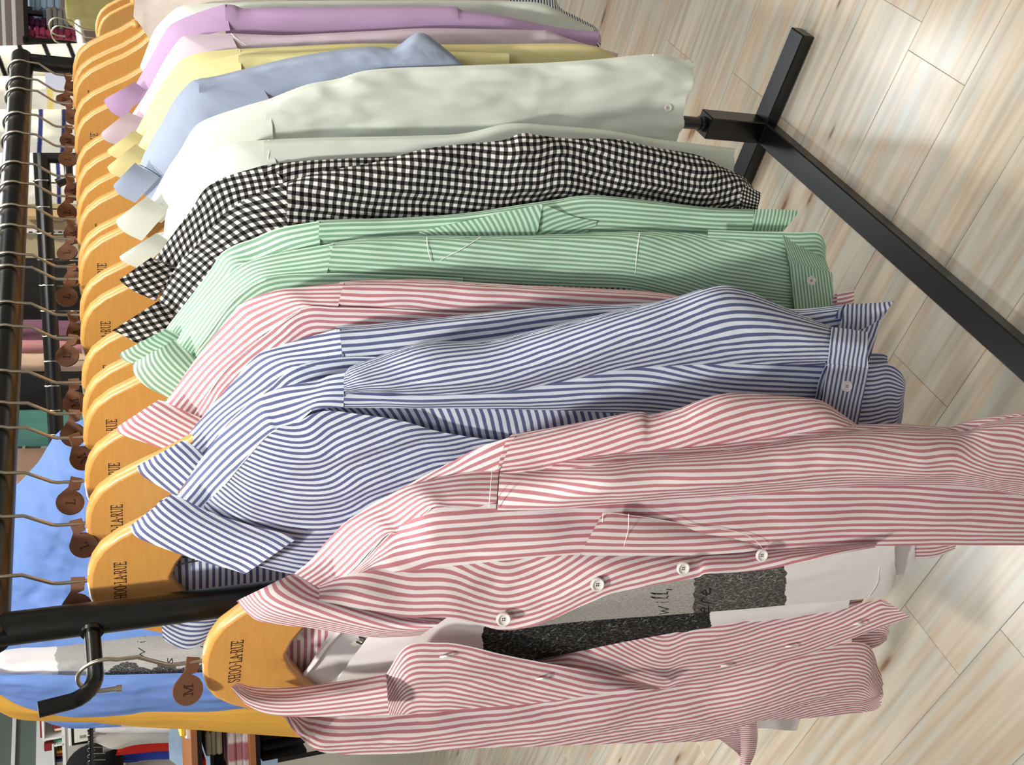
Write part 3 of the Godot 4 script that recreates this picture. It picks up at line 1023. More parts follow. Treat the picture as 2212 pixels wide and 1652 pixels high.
	cloth("cuff", M.green, t, x, [[1632, 452, 1618, 500], [1680, 452, 1665, 500], [1728, 455, 1692, 500]], [0, -10, -8], {"rot": 85.0, "amp": 0.6, "back": 8.0, "nv": 12, "per": 0.0053})
	collar(t, M.green, x, [[359, 709, 256, 764], [366, 712, 268, 778], [380, 718, 300, 790], [396, 727, 340, 800]], {"per": 0.0053, "rot": 8.0})
	seam(t, [[691, 478, -2], [690, 500, -8], [689, 526, -10]], x, 0.0004, M.cord)
	# 6 gingham
	x = HX[5]
	t = thing("shirt", "black and white gingham shirt with rumpled sleeve, beside the green shirts", "shirt", Vector3.ZERO, "shirts on the rack")
	var gp := 0.0084
	body_loft(t, M.gingham, x, TOP, 0.80, 0.15, 0.20, {"per": gp})
	yoke(t, M.gingham, x, [[338, 658, 390, 690], [345, 645, 400, 680], [374, 587, 430, 625], [410, 545, 470, 570], [443, 510, 510, 545], [498, 452, 560, 515], [553, 420, 610, 500], [628, 390, 650, 490]], {"per": gp, "rot": 10.0, "amp": 1.6})
	sleeve(t, M.gingham, x, [[620, 396, 620, 500], [673, 376, 673, 500], [742, 362, 742, 500], [820, 348, 820, 500], [930, 319, 930, 495], [1077, 304, 1077, 490], [1125, 288, 1130, 480], [1160, 291, 1165, 475], [1224, 299, 1224, 460], [1334, 301, 1334, 470], [1412, 318, 1412, 475], [1507, 335, 1507, 480], [1561, 361, 1558, 470], [1606, 382, 1598, 456], [1628, 406, 1614, 456]], {"anchor": 1.0, "per": gp, "amp": 4.5, "freq": 40.0, "rot": 6.0, "nv": 90, "nu": 34, "prof": [4, -8, -17, -19, -12]})
	cloth("cuff", M.gingham, t, x, [[1600, 398, 1596, 460], [1618, 404, 1610, 460], [1643, 416, 1636, 458]], [-10, -20, -16], {"amp": 1.0, "back": 8.0, "nv": 12, "per": gp * 0.62, "rot": 8.0})
	collar(t, M.gingham, x, [[342, 650, 242, 714], [350, 656, 262, 722], [366, 668, 290, 738], [386, 682, 322, 752]], {"per": gp, "rot": 20.0})
	# 7 gingham
	x = HX[6]
	t = thing("shirt", "black and white gingham shirt hanging against the white shirts", "shirt", Vector3.ZERO, "shirts on the rack")
	body_loft(t, M.gingham, x, TOP, 0.78, 0.15, 0.20, {"per": gp})
	yoke(t, M.gingham, x, [[332, 560, 390, 620], [340, 552, 405, 600], [372, 508, 430, 550], [400, 470, 460, 510], [417, 447, 500, 470], [444, 407, 540, 445], [493, 380, 590, 430], [580, 354, 640, 420]], {"per": gp, "rot": 8.0, "amp": 1.6})
	sleeve(t, M.gingham, x, [[570, 358, 570, 450], [634, 349, 640, 430], [720, 344, 720, 420], [800, 340, 800, 420], [930, 335, 930, 420], [1100, 330, 1100, 420], [1300, 340, 1300, 430], [1500, 360, 1500, 430]], {"anchor": 1.0, "per": gp, "amp": 2.5, "prof": [4, -4, -8, -9, -8]})
	collar(t, M.gingham, x, [[326, 556, 258, 604], [336, 562, 268, 614], [354, 568, 292, 630], [380, 580, 336, 650]], {"per": gp, "rot": 20.0})
	# 8 white
	x = HX[7]
	t = thing("shirt", "thin white shirt hanging beside the gingham shirts", "shirt", Vector3.ZERO, "shirts on the rack")
	body_loft(t, M.white, x, TOP, 0.82, 0.15, 0.20)
	yoke(t, M.white, x, [[352, 515, 370, 545], [363, 448, 400, 500], [403, 393, 450, 430], [436, 355, 500, 390], [460, 330, 530, 370], [498, 310, 570, 360], [580, 301, 600, 360]], {})
	sleeve(t, M.white, x, [[570, 302, 570, 365], [660, 298, 660, 380], [750, 296, 750, 380], [894, 293, 894, 380], [1000, 288, 1000, 380], [1100, 267, 1100, 370], [1195, 271, 1195, 360], [1317, 282, 1317, 370], [1425, 301, 1425, 380], [1588, 320, 1583, 380]], {"amp": 2.0, "prof": [4, -8, -14, -16, -12]})
	collar(t, M.white, x, [[338, 503, 258, 553], [344, 507, 262, 562], [354, 513, 280, 572], [368, 523, 305, 582]], {})
	seam(t, [[581, 302, 0], [582, 325, -12], [579, 345, -15]], x, 0.0005)
	# 9 white
	x = HX[8]
	t = thing("shirt", "thin white shirt with a wide see-through sleeve, beside the chambray shirt", "shirt", Vector3.ZERO, "shirts on the rack")
	body_loft(t, M.white, x, TOP, 0.80, 0.15, 0.20)
	yoke(t, M.white, x, [[318, 440, 368, 462], [330, 424, 380, 450], [363, 363, 420, 400], [390, 323, 450, 365], [417, 278, 490, 330], [449, 256, 530, 310], [525, 230, 570, 300], [585, 213, 590, 300]], {})
	sleeve(t, M.white, x, [[575, 216, 575, 320], [661, 183, 661, 320], [728, 170, 728, 320], [805, 150, 805, 320], [967, 143, 967, 320], [1100, 138, 1100, 320], [1187, 135, 1187, 320], [1300, 127, 1300, 320], [1420, 117, 1420, 320], [1503, 137, 1461, 306]], {"amp": 8.0, "freq": 15.0, "nu": 34, "nv": 70, "prof": [6, -6, -14, -17, -12], "edge": 0.1})
	collar(t, M.white, x, [[316, 424, 249, 476], [326, 430, 256, 490], [342, 440, 276, 506], [366, 452, 306, 520]], {})
	button(t, 1443, 233, x - 0.017, 0.0052)
	seam(t, [[586, 214, 0], [587, 240, -8], [585, 266, -13]], x, 0.0005)
	seam(t, [[1411, 118, 4], [1413, 150, -8], [1414, 180, -12]], x, 0.0008)
	# 10 chambray
	x = HX[9]
	t = thing("shirt", "pale blue chambray shirt with a pinched sleeve, between white and yellow shirts", "shirt", Vector3.ZERO, "shirts on the rack")
	body_loft(t, M.chambray, x, TOP, 0.72, 0.15, 0.20)
	yoke(t, M.chambray, x, [[296, 370, 350, 400], [303, 353, 365, 380], [317, 320, 380, 345], [352, 260, 420, 300], [376, 217, 450, 265], [412, 177, 490, 265], [440, 171, 540, 255], [553, 164, 600, 245]], {"amp": 1.5})
	sleeve(t, M.chambray, x, [[430, 170, 430, 200], [485, 160, 500, 200], [607, 129, 620, 210], [715, 110, 720, 200], [800, 100, 800, 190], [853, 102, 855, 185], [905, 70, 905, 180], [950, 95, 945, 175], [1002, 140, 995, 180]], {"amp": 3.0, "freq": 36.0, "prof": [12, 0, -5, -6, -4]})
	collar(t, M.chambray, x, [[292, 351, 244, 400], [300, 357, 250, 412], [318, 368, 264, 424], [346, 381, 292, 438]], {})
	seam(t, [[302, 356, -16], [322, 366, -20], [346, 381, -22]], x, 0.0004, M.cord)
	# 11, 12 yellow
	x = HX[10]
	t = thing("shirt", "pale yellow shirt hanging beside the chambray shirt", "shirt", Vector3.ZERO, "shirts on the rack")
	body_loft(t, M.yellow, x, TOP, 0.70, 0.15, 0.20)
	yoke(t, M.yellow, x, [[294, 325, 325, 345], [300, 312, 340, 330], [336, 245, 380, 280], [374, 177, 420, 220], [406, 149, 450, 190], [444, 133, 490, 170], [520, 116, 522, 160]], {})
	sleeve(t, M.yellow, x, [[515, 118, 515, 165], [600, 116, 600, 165], [747, 108, 747, 160], [900, 110, 900, 160], [1100, 115, 1100, 160]], {"prof": [6, -4, -10, -11, -8]})
	collar(t, M.yellow, x, [[294, 310, 231, 360], [300, 315, 236, 370], [308, 321, 246, 378], [322, 330, 272, 388]], {})
	x = HX[11]
	t = thing("shirt", "pale yellow shirt hanging beside the pale lilac shirt", "shirt", Vector3.ZERO, "shirts on the rack")
	body_loft(t, M.yellow, x, TOP, 0.70, 0.15, 0.20)
	yoke(t, M.yellow, x, [[290, 296, 320, 312], [295, 281, 335, 298], [330, 217, 370, 245], [368, 155, 410, 185], [395, 128, 440, 160], [430, 114, 470, 150], [517, 105, 518, 145]], {})
	sleeve(t, M.yellow, x, [[512, 106, 512, 150], [634, 100, 634, 150], [784, 94, 784, 150], [949, 96, 949, 160], [1100, 95, 1100, 160], [1208, 94, 1208, 160], [1276, 98, 1276, 160], [1311, 110, 1311, 160], [1334, 122, 1330, 160]], {"prof": [6, -4, -10, -11, -8], "amp": 1.6})
	collar(t, M.yellow, x, [[291, 282, 231, 324], [296, 285, 236, 332], [302, 289, 244, 338], [314, 298, 268, 350]], {})
	seam(t, [[518, 106, 0], [519, 122, -8], [518, 140, -11]], x, 0.0005)
	# 13, 14 lilac
	x = HX[12]
	t = thing("shirt", "pale lilac shirt hanging beside the yellow shirts", "shirt", Vector3.ZERO, "shirts on the rack")
	body_loft(t, M.lilac_pale, x, TOP, 0.72, 0.15, 0.20)
	yoke(t, M.lilac_pale, x, [[280, 255, 312, 270], [287, 244, 325, 258], [322, 190, 360, 210], [355, 130, 400, 155], [372, 104, 425, 130], [390, 82, 450, 115], [411, 76, 470, 112], [498, 72, 515, 108]], {})
	sleeve(t, M.lilac_pale, x, [[495, 72, 495, 120], [607, 76, 607, 120], [700, 72, 700, 120], [820, 66, 820, 120], [930, 61, 930, 120], [1150, 65, 1150, 120], [1187, 68, 1187, 120], [1242, 88, 1242, 125], [1336, 116, 1330, 130]], {"prof": [8, -2, -8, -10, -8], "amp": 1.8})
	collar(t, M.lilac_pale, x, [[275, 241, 218, 287], [284, 245, 222, 298], [294, 249, 232, 306], [312, 257, 256, 314]], {})
	seam(t, [[499, 72, 2], [510, 82, -4], [532, 98, -9]], x, 0.0005)
	x = HX[13]
	t = thing("shirt", "deeper lilac shirt with a long smooth sleeve, beside the white blouse", "shirt", Vector3.ZERO, "shirts on the rack")
	body_loft(t, M.lilac, x, TOP, 0.74, 0.15, 0.20)
	yoke(t, M.lilac, x, [[288, 196, 318, 208], [295, 179, 335, 195], [325, 125, 365, 150], [352, 76, 395, 105], [374, 50, 420, 85], [436, 24, 470, 70], [487, 9, 497, 66]], {})
	sleeve(t, M.lilac, x, [[485, 9, 490, 75], [506, 11, 508, 78], [531, 18, 531, 80], [607, 16, 607, 84], [797, 14, 797, 84], [930, 13, 930, 80], [985, 15, 985, 80], [1000, 22, 1000, 80], [1077, 33, 1077, 84], [1187, 56, 1187, 90], [1240, 65, 1240, 96], [1294, 68, 1290, 100]], {"prof": [8, -4, -12, -12, 4], "amp": 1.6})
	collar(t, M.lilac, x, [[291, 177, 223, 215], [298, 182, 232, 232], [306, 188, 246, 246], [314, 194, 268, 256]], {})
	seam(t, [[488, 10, 2], [491, 30, -8], [496, 58, -12]], x, 0.0005, M.cord)
	# 15 .. 19 pale tops toward the far post
	x = HX[14]
	t = thing("blouse", "white blouse with long smooth sleeve, just beyond the lilac shirts", "blouse", Vector3.ZERO, "pale tops by the far post")
	body_loft(t, M.white, x, TOP, 0.72, 0.15, 0.20)
	yoke(t, M.white, x, [[312, 118, 340, 128], [318, 102, 360, 112], [331, 70, 380, 88], [350, 45, 400, 68], [384, 16, 430, 44], [430, 9, 470, 36], [490, 5, 490, 30]], {})
	sleeve(t, M.white, x, [[480, 6, 480, 36], [600, 2, 600, 36], [800, 1, 800, 36], [1000, 1, 1000, 44], [1110, 3, 1110, 60], [1168, 7, 1168, 72], [1208, 24, 1208, 80], [1250, 46, 1245, 84], [1284, 62, 1280, 84]], {"prof": [6, -4, -8, -8, -6]})
	x = HX[15]
	t = thing("top", "cream top with a slanting neckline on a bare wooden hanger", "top", Vector3.ZERO, "pale tops by the far post")
	body_loft(t, M.cream, x, TOP - 0.06, 0.62, 0.13, 0.20)
	cloth("front", M.cream, t, x, [[296, -60, 288, 36], [306, -60, 306, 58], [326, -60, 327, 86], [380, -60, 372, 90], [470, -60, 470, 60], [620, -60, 620, 30]], [4, -6, -10, -12], {"amp": 1.5})
	x = HX[16]
	t = thing("top", "top with narrow navy stripes showing at its hem behind the lilac shirts", "top", Vector3.ZERO, "pale tops by the far post")
	body_loft(t, M.navy, x, TOP - 0.05, 0.66, 0.13, 0.20)
	cloth("front", M.navy, t, x, [[1100, -40, 1100, 110], [1190, -10, 1190, 110], [1212, 18, 1212, 110], [1250, 38, 1250, 110], [1286, 58, 1286, 108], [1298, 78, 1298, 100]], [2, -2, -4], {"amp": 1.0, "rot": 90.0, "per": 0.006})
	x = HX[17]
	t = thing("top", "beige top hanging beside the navy striped one", "top", Vector3.ZERO, "pale tops by the far post")
	body_loft(t, M.cream, x, TOP - 0.05, 0.60, 0.13, 0.20)
	cloth("front", M.cream, t, x, [[560, -80, 560, 12], [800, -80, 800, 12], [1100, -80, 1100, 20], [1185, -60, 1185, 14], [1196, -50, 1196, 4]], [2, -2, -4], {"amp": 1.5})
	x = HX[18]
	t = thing("top", "white top on the last hanger at the far post", "top", Vector3.ZERO, "pale tops by the far post")
	body_loft(t, M.white, x, TOP - 0.05, 0.58, 0.12, 0.20)

# ---------------------------------------------------------------- the outfit on the hook arm
const GLYPH := {
	"i": [[[0.5, 0.0], [0.45, 0.5]], [[0.5, 0.75], [0.52, 0.8]]],
	"l": [[[0.4, 0.0], [0.5, 0.5], [0.7, 1.2], [0.45, 0.9], [0.45, 0.1], [0.7, 0.0]]],
	"w": [[[0.0, 0.6], [0.2, 0.0], [0.45, 0.5], [0.65, 0.0], [1.0, 0.65]]],
	"h": [[[0.1, 0.0], [0.3, 1.2], [0.15, 0.2], [0.5, 0.55], [0.6, 0.0], [0.9, 0.05]]],
	"e": [[[0.0, 0.3], [0.7, 0.4], [0.5, 0.65], [0.15, 0.5], [0.2, 0.05], [0.9, 0.1]]],
	"r": [[[0.2, 0.0], [0.25, 0.5], [0.5, 0.6], [0.8, 0.5]]],
	"s": [[[0.7, 0.6], [0.3, 0.5], [0.7, 0.15], [0.2, 0.0]]],
	"t": [[[0.5, 1.0], [0.45, 0.0], [0.8, 0.05]], [[0.1, 0.65], [0.9, 0.7]]],
	",": [[[0.5, 0.1], [0.35, -0.25]]]}
func stroke(img: Image, a: Vector2, b: Vector2, r: float, c: Color) -> void:
	var n := int(a.distance_to(b) * 1.5) + 1
	for k in n + 1:
		var p := a.lerp(b, k / float(n))
		for dx in range(-int(r) - 1, int(r) + 2):
			for dy in range(-int(r) - 1, int(r) + 2):
				if dx * dx + dy * dy <= r * r + 0.3:
					var x := int(p.x) + dx
					var y := int(p.y) + dy
					if x >= 0 and y >= 0 and x < img.get_width() and y < img.get_height():
						img.set_pixel(x, y, c)
func script_word(img: Image, word: String, at: Vector2, adv: Vector2, up: Vector2, c: Color) -> void:
	var p := at
	for ch in word:
		if GLYPH.has(ch):
			for line in GLYPH[ch]:
				for k in line.size() - 1:
					stroke(img, p + adv * line[k][0] + up * line[k][1], p + adv * line[k + 1][0] + up * line[k + 1][1], 1.6, c)
		p += adv * (0.55 if ch in ["i", "l", ","] else 1.05)
# a charcoal print on white cotton; x runs down the tee, y across it
func tee_tex(sd: int, zones: Array, words: Array) -> ImageTexture:
	var w := 1024
	var h := 256
	var img := Image.create(w, h, false, Image.FORMAT_RGB8)
	var n := FastNoiseLite.new()
	n.seed = sd
	n.frequency = 0.03
	n.fractal_octaves = 4
	var white := Color(0.94, 0.925, 0.93)
	for x in w:
		for y in h:
			var c := white * (1.0 + 0.02 * n.get_noise_2d(x * 9.0, y * 9.0))
			for z in zones:
				var e: float = z[5] * 3.0 * n.get_noise_2d(x * 0.5 + 50.0, y * 0.5)
				if x > z[0] * w + e and x < z[1] * w + e and y > z[2] * h + e and y < z[3] * h + e:
					var v: float = z[4] + z[6] * n.get_noise_2d(x * 3.0, y * 3.6) + z[6] * 0.8 * n.get_noise_2d(x * 11.0, y * 14.0)
					if n.get_noise_2d(x * 6.0 + 900.0, y * 7.0) > 0.42:
						v += z[6] * 0.9
					v = clampf(v, 0.09, 0.82)
					c = Color(v, v * 0.985, v * 0.97)
			img.set_pixel(x, y, c)
	var r := RandomNumberGenerator.new()
	r.seed = sd
	for z in zones:
		if z.size() > 7:
			for k in int(z[7]):
				var a := Vector2(r.randf_range(z[0], z[1]) * w, r.randf_range(z[2], z[3]) * h)
				stroke(img, a, a + Vector2(r.randf_range(-14, 14), r.randf_range(-14, 14)), 0.6, Color(0.72, 0.71, 0.69))
	for q in words:
		script_word(img, q[0], Vector2(q[1] * w, q[2] * h), q[3], q[4], Color(0.12, 0.11, 0.11))
	return tex(img)
func outfit() -> void:
	var x := -0.058
	var tx := 1.377
	var t := thing("shirt", "pink and white striped shirt hanging open over a white tee on the hook arm", "shirt")
	body_loft(t, M.pink, x, tx, 0.80, 0.15, 0.19, {"at": Vector3(x + 0.022, 0, -0.01), "thick": 0.5, "name": "back"})
	cloth("inside_yoke", M.pink, t, x, [[520, 1345, 545, 1480], [600, 1330, 600, 1492], [680, 1320, 680, 1495], [780, 1310, 780, 1500], [860, 1310, 860, 1500]], [10, 10, 10], {"rot": 90.0, "amp": 0.5})
	yoke(t, M.pink, x, [[632, 1245, 690, 1284], [639, 1236, 704, 1276], [668, 1212, 735, 1256], [706, 1168, 765, 1229], [747, 1127, 800, 1190], [785, 1102, 836, 1155], [823, 1078, 874, 1150], [880, 1050, 931, 1098], [940, 1034, 975, 1097], [1010, 1020, 1007, 1098], [1079, 1012, 1073, 1099]], {"prof": [-2, -20, -32, -38], "rot": 4.0})
	cloth("back_yoke", M.pink, t, x, [[800, 1096, 830, 1098], [880, 1047, 910, 1060], [975, 997, 1000, 1035], [1040, 964, 1050, 1028], [1115, 940, 1079, 1020]], [14, 4, 0, -6], {"amp": 0.8, "rot": -6.0})
	sleeve(t, M.pink, x, [[1114, 940, 1079, 1022], [1212, 921, 1182, 1020], [1300, 904, 1303, 1005], [1378, 889, 1378, 994], [1408, 895, 1408, 992], [1472, 880, 1472, 984], [1515, 863, 1515, 978], [1575, 849, 1575, 972], [1669, 853, 1669, 960], [1767, 863, 1785, 948], [1820, 895, 1830, 945], [1866, 927, 1856, 940]], {"prof": [16, 4, -6, -12, -14], "rot": -9.0, "called": "sleeve", "amp": 2.0, "back": 8.0})
	sleeve(t, M.pink, x, [[1080, 1011, 1074, 1101], [1182, 1010, 1182, 1100], [1303, 996, 1303, 1091], [1454, 977, 1454, 1080], [1605, 961, 1605, 1069], [1700, 945, 1700, 1061], [1785, 932, 1785, 1053], [1864, 925, 1876, 1048], [1967, 921, 1997, 1048], [2058, 927, 2060, 1050], [2090, 925, 2118, 1054], [2130, 912, 2160, 1062], [2212, 898, 2212, 1072], [2290, 888, 2290, 1090]], {"prof": [-10, -30, -48, -56, -50], "profs": [[-5, -12, -25, -35, -40], [-8, -20, -36, -46, -46], [-10, -30, -48, -56, -50]], "called": "sleeve_fold", "anchor": 1.0, "amp": 2.6, "nu": 28, "nv": 80, "back": 26.0})
	cloth("front_panel", M.pink, t, x, [[738, 1252, 744, 1258], [785, 1208, 790, 1243], [836, 1152, 840, 1238], [880, 1122, 885, 1233], [931, 1093, 935, 1227], [1000, 1085, 1000, 1220], [1121, 1080, 1121, 1207], [1251, 1075, 1251, 1198], [1454, 1058, 1454, 1198], [1636, 1045, 1636, 1188], [1800, 1035, 1800, 1181], [2000, 1032, 2000, 1178], [2290, 1050, 2290, 1179]], [-34, -46, -60, -68], {"anchor": 0.6, "nv": 90, "nu": 26, "amp": 2.4})
	cloth("front_panel", M.pink, t, x, [[690, 1262, 690, 1300], [785, 1236, 785, 1316], [880, 1228, 880, 1334], [972, 1217, 972, 1336], [1038, 1211, 1038, 1353], [1086, 1206, 1086, 1362], [1133, 1203, 1133, 1356], [1200, 1199, 1200, 1334], [1303, 1195, 1303, 1289], [1393, 1195, 1393, 1268], [1470, 1193, 1470, 1254], [1508, 1192, 1508, 1247], [1533, 1190, 1533, 1239], [1628, 1186, 1628, 1235], [1755, 1179, 1755, 1210], [1893, 1172, 1893, 1183]], [-66, -76, -84, -88], {"anchor": 1.0, "nv": 90, "nu": 26, "amp": 2.2, "edge": 1.0, "rot": -3.0})
	cloth("pocket", M.pink, t, x, [[1303, 1106, 1252, 1199], [1330, 1107, 1310, 1200], [1400, 1117, 1400, 1200], [1500, 1134, 1500, 1199], [1590, 1147, 1590, 1194], [1625, 1162, 1625, 1190], [1647, 1182, 1645, 1186]], [-53, -66, -72], {"amp": 0.6, "anchor": 1.0, "off": Vector2(0.0013, 0), "back": 1.5, "closed": true})
	seam(t, [[1303, 1107, -55], [1299, 1140, -62], [1290, 1170, -68], [1252, 1198, -71]], x, 0.0003)
	seam(t, [[1358, 1110, -56], [1356, 1150, -66], [1342, 1196, -71]], x, 0.0003)
	seam(t, [[1305, 1106, -54], [1400, 1118, -55], [1500, 1135, -57], [1590, 1148, -62], [1630, 1166, -68], [1646, 1183, -71]], x, 0.0003)
	for b in [[1087, 1337, -90], [1290, 1262, -87], [1475, 1227, -85], [1645, 1199, -78]]:
		button(t, b[0], b[1], x + b[2] * 0.001, 0.0058, Vector3(-0.85, 0.1, 0.5))
	collar(t, M.pink, x, [[633, 1237, 511, 1298], [650, 1246, 535, 1325], [700, 1274, 572, 1344], [790, 1299, 690, 1359], [880, 1320, 790, 1375], [930, 1326, 860, 1376], [973, 1328, 908, 1372]], {"stand": false, "prof": [-38, -50, -52, -34], "tilt": -4.0, "rot": 8.0, "anchor": 0.0, "nv": 30})
	cloth("collar", M.pink, t, x, [[510, 1474, 498, 1484], [560, 1484, 536, 1524], [642, 1483, 604, 1546], [763, 1467, 733, 1547], [834, 1455, 840, 1544]], [-32, -50, -58, -60], {"tilt": -3.0, "rot": -6.0, "amp": 0.6, "back": 3.0, "closed": true})
	cloth("front_panel", M.pink, t, x, [[560, 1500, 556, 1532], [612, 1515, 609, 1546], [640, 1525, 635, 1578], [690, 1530, 690, 1622], [760, 1530, 790, 1630], [900, 1524, 900, 1626], [1000, 1515, 1000, 1618], [1151, 1500, 1151, 1613], [1303, 1478, 1303, 1607], [1439, 1462, 1439, 1604], [1540, 1448, 1552, 1597], [1634, 1425, 1634, 1558], [1755, 1395, 1755, 1550], [1868, 1390, 1868, 1538], [1897, 1440, 1897, 1529], [1909, 1478, 1909, 1512]], [-24, -36, -48, -52], {"anchor": 0.0, "nv": 90, "nu": 30, "amp": 2.6})
	cloth("front_flap", M.pink, t, x, [[830, 1462, 835, 1545], [878, 1395, 878, 1542], [945, 1388, 945, 1537], [1000, 1393, 1000, 1531], [1121, 1421, 1121, 1522], [1212, 1438, 1212, 1511], [1303, 1455, 1303, 1498], [1393, 1476, 1393, 1489], [1426, 1486, 1426, 1488]], [-44, -50, -56, -60], {"anchor": 0.0, "nv": 60, "nu": 22, "amp": 1.6})
	cloth("front_facing", M.pink, t, x, [[1160, 1426, 1160, 1432], [1303, 1395, 1303, 1456], [1424, 1372, 1424, 1487], [1500, 1358, 1469, 1478], [1590, 1343, 1563, 1463], [1680, 1338, 1669, 1434], [1762, 1322, 1737, 1416], [1834, 1308, 1815, 1389], [1895, 1296, 1891, 1359], [1911, 1296, 1967, 1333]], [-22, -30, -36], {"anchor": 1.0, "nv": 60, "nu": 22, "amp": 1.8})
	for b in [[964, 1418, -49], [1172, 1466, -52], [1570, 1438, -36], [1710, 1396, -36], [1856, 1348, -36]]:
		seam(t, [[b[0] - 13, b[1] + 1, b[2]], [b[0], b[1] - 1, b[2] - 2], [b[0] + 13, b[1], b[2]]], x, 0.0011, M.thread, "buttonhole")
	cloth("shirt_tail", M.pink, t, x, [[1840, 1345, 1840, 1406], [1880, 1344, 1872, 1403], [1912, 1350, 1898, 1395], [1922, 1364, 1916, 1382]], [-2, -4, -2], {"amp": 0.8})
	cloth("shirt_tail", M.pink, t, x, [[1940, 1150, 1940, 1208], [2010, 1150, 2016, 1204], [2070, 1155, 2062, 1186]], [-14, -18, -18], {"amp": 0.8})
	cloth("sleeve_end", M.pink, t, x, [[1530, 1585, 1600, 1552], [1556, 1598, 1602, 1590], [1575, 1612, 1602, 1615], [1593, 1626, 1602, 1640]], [-30, -28, -26], {"amp": 0.6, "nv": 14, "rot": 60.0})
	cloth("cuff", M.pink, t, x, [[1598, 1554, 1634, 1553], [1600, 1590, 1637, 1591], [1601, 1625, 1630, 1630], [1598, 1668, 1612, 1668]], [-30, -34, -30], {"amp": 0.5, "nv": 14, "rot": 90.0, "back": 8.0})
	cloth("brand_label", M.card, t, x, [[592, 1350, 604, 1376], [618, 1345, 632, 1380], [640, 1345, 656, 1384]], [6, 5, 6], {"amp": 0.2, "nv": 6, "nu": 6, "back": 0.6, "closed": true})
	seam(t, [[606, 1368, 2], [620, 1367, 2], [640, 1363, 1], [652, 1357, 0], [630, 1355, 2], [610, 1352, 3]], x, 0.0008, M.cord, "tag_cord")
	seam(t, [[744, 1251, -37], [785, 1211, -38], [836, 1154, -38], [874, 1150, -38], [931, 1098, -38]], x, 0.0003)
	seam(t, [[1079, 1014, -8], [1076, 1050, -36], [1073, 1098, -42]], x, 0.0004, M.ink)
	seam(t, [[1063, 1016, -10], [1060, 1050, -34], [1056, 1096, -40]], x, 0.0003)
	seam(t, [[1115, 942, 10], [1100, 975, -4], [1080, 1014, -10]], x, 0.0004, M.ink)
	# the tee underneath
	var tt := thing("tee_shirt", "white tee with a charcoal photo print and handwriting, worn inside the open pink shirt", "tee shirt")
	M.print_a = fabric(tee_tex(61, [[0.0, 0.43, -0.1, 1.1, 0.66, 0.0, 0.10], [0.42, 0.635, -0.1, 1.1, 0.34, 3.0, 0.20, 260]], [["will,", 0.36, 0.98, Vector2(0, -44), Vector2(-34, -6)], ["ere is", 0.455, 1.02, Vector2(2, -42), Vector2(-34, -6)]]))
	M.print_b = fabric(tee_tex(67, [[0.23, 0.71, -0.1, 0.93, 0.17, 3.0, 0.24, 200]], [["where", 0.47, 0.9, Vector2(4, -44), Vector2(-34, -6)]]))
	body_loft(tt, M.tee, x, tx - 0.10, 0.60, 0.12, 0.15, {"at": Vector3(x + 0.004, 0, -0.02), "thick": 0.35})
	cloth("neck_back", M.tee, tt, x, [[736, 1330, 634, 1490], [770, 1335, 680, 1488], [815, 1345, 735, 1484], [860, 1345, 790, 1480]], [4, 1, 4], {"amp": 0.6, "nv": 16})
	seam(tt, [[737, 1360, 1], [706, 1395, -1], [672, 1440, -1], [634, 1480, 2]], x, 0.0022, M.tee, "neck_binding")
	seam(tt, [[800, 1360, -14], [806, 1386, -17], [780, 1425, -17], [722, 1478, -12]], x, 0.0042, M.tee, "neck_binding")
	seam(tt, [[770, 1386, -2], [782, 1390, -8], [788, 1380, -8], [776, 1376, -3]], x, 0.0008, M.cord, "tag_cord")
	cloth("neck_label", M.card, tt, x, [[756, 1390, 764, 1400], [774, 1380, 784, 1388]], [-1, -1, -1], {"amp": 0.1, "nv": 4, "nu": 4, "back": 0.6, "closed": true})
	cloth("front", M.print_b, tt, x, [[804, 1360, 722, 1478], [920, 1335, 900, 1462], [1034, 1325, 1034, 1450], [1148, 1318, 1148, 1445], [1262, 1310, 1262, 1430], [1376, 1300, 1376, 1405], [1490, 1296, 1490, 1384], [1604, 1290, 1604, 1364], [1718, 1290, 1718, 1345], [1836, 1290, 1832, 1329]], [-20, -23, -23, -18], {"norm": true, "amp": 1.4})
	cloth("front_fold", M.print_a, tt, x, [[1090, 1318, 1100, 1362], [1213, 1280, 1213, 1346], [1316, 1250, 1316, 1337], [1419, 1235, 1419, 1330], [1522, 1215, 1522, 1322], [1625, 1205, 1625, 1314], [1728, 1180, 1728, 1304], [1831, 1160, 1831, 1297], [1900, 1155, 1915, 1284], [1930, 1155, 1936, 1250]], [-34, -38, -36, -26], {"norm": true, "amp": 1.2, "back": 4.0, "nv": 60})
	cloth("hem", M.tee, tt, x, [[1890, 1150, 1890, 1240], [1937, 1150, 1937, 1242], [1960, 1150, 1962, 1234], [1975, 1150, 1976, 1210]], [-16, -20, -18], {"amp": 0.8, "nv": 16})
	cloth("back_hem", M.tee, tt, x, [[1620, 1530, 1625, 1573], [1655, 1530, 1655, 1573], [1690, 1530, 1692, 1577], [1738, 1530, 1722, 1578]], [22, 22, 22], {"amp": 0.6, "nv": 14})
	seam(tt, [[1900, 1225, -37], [1893, 1262, -36], [1875, 1290, -30]], x, 0.0004)

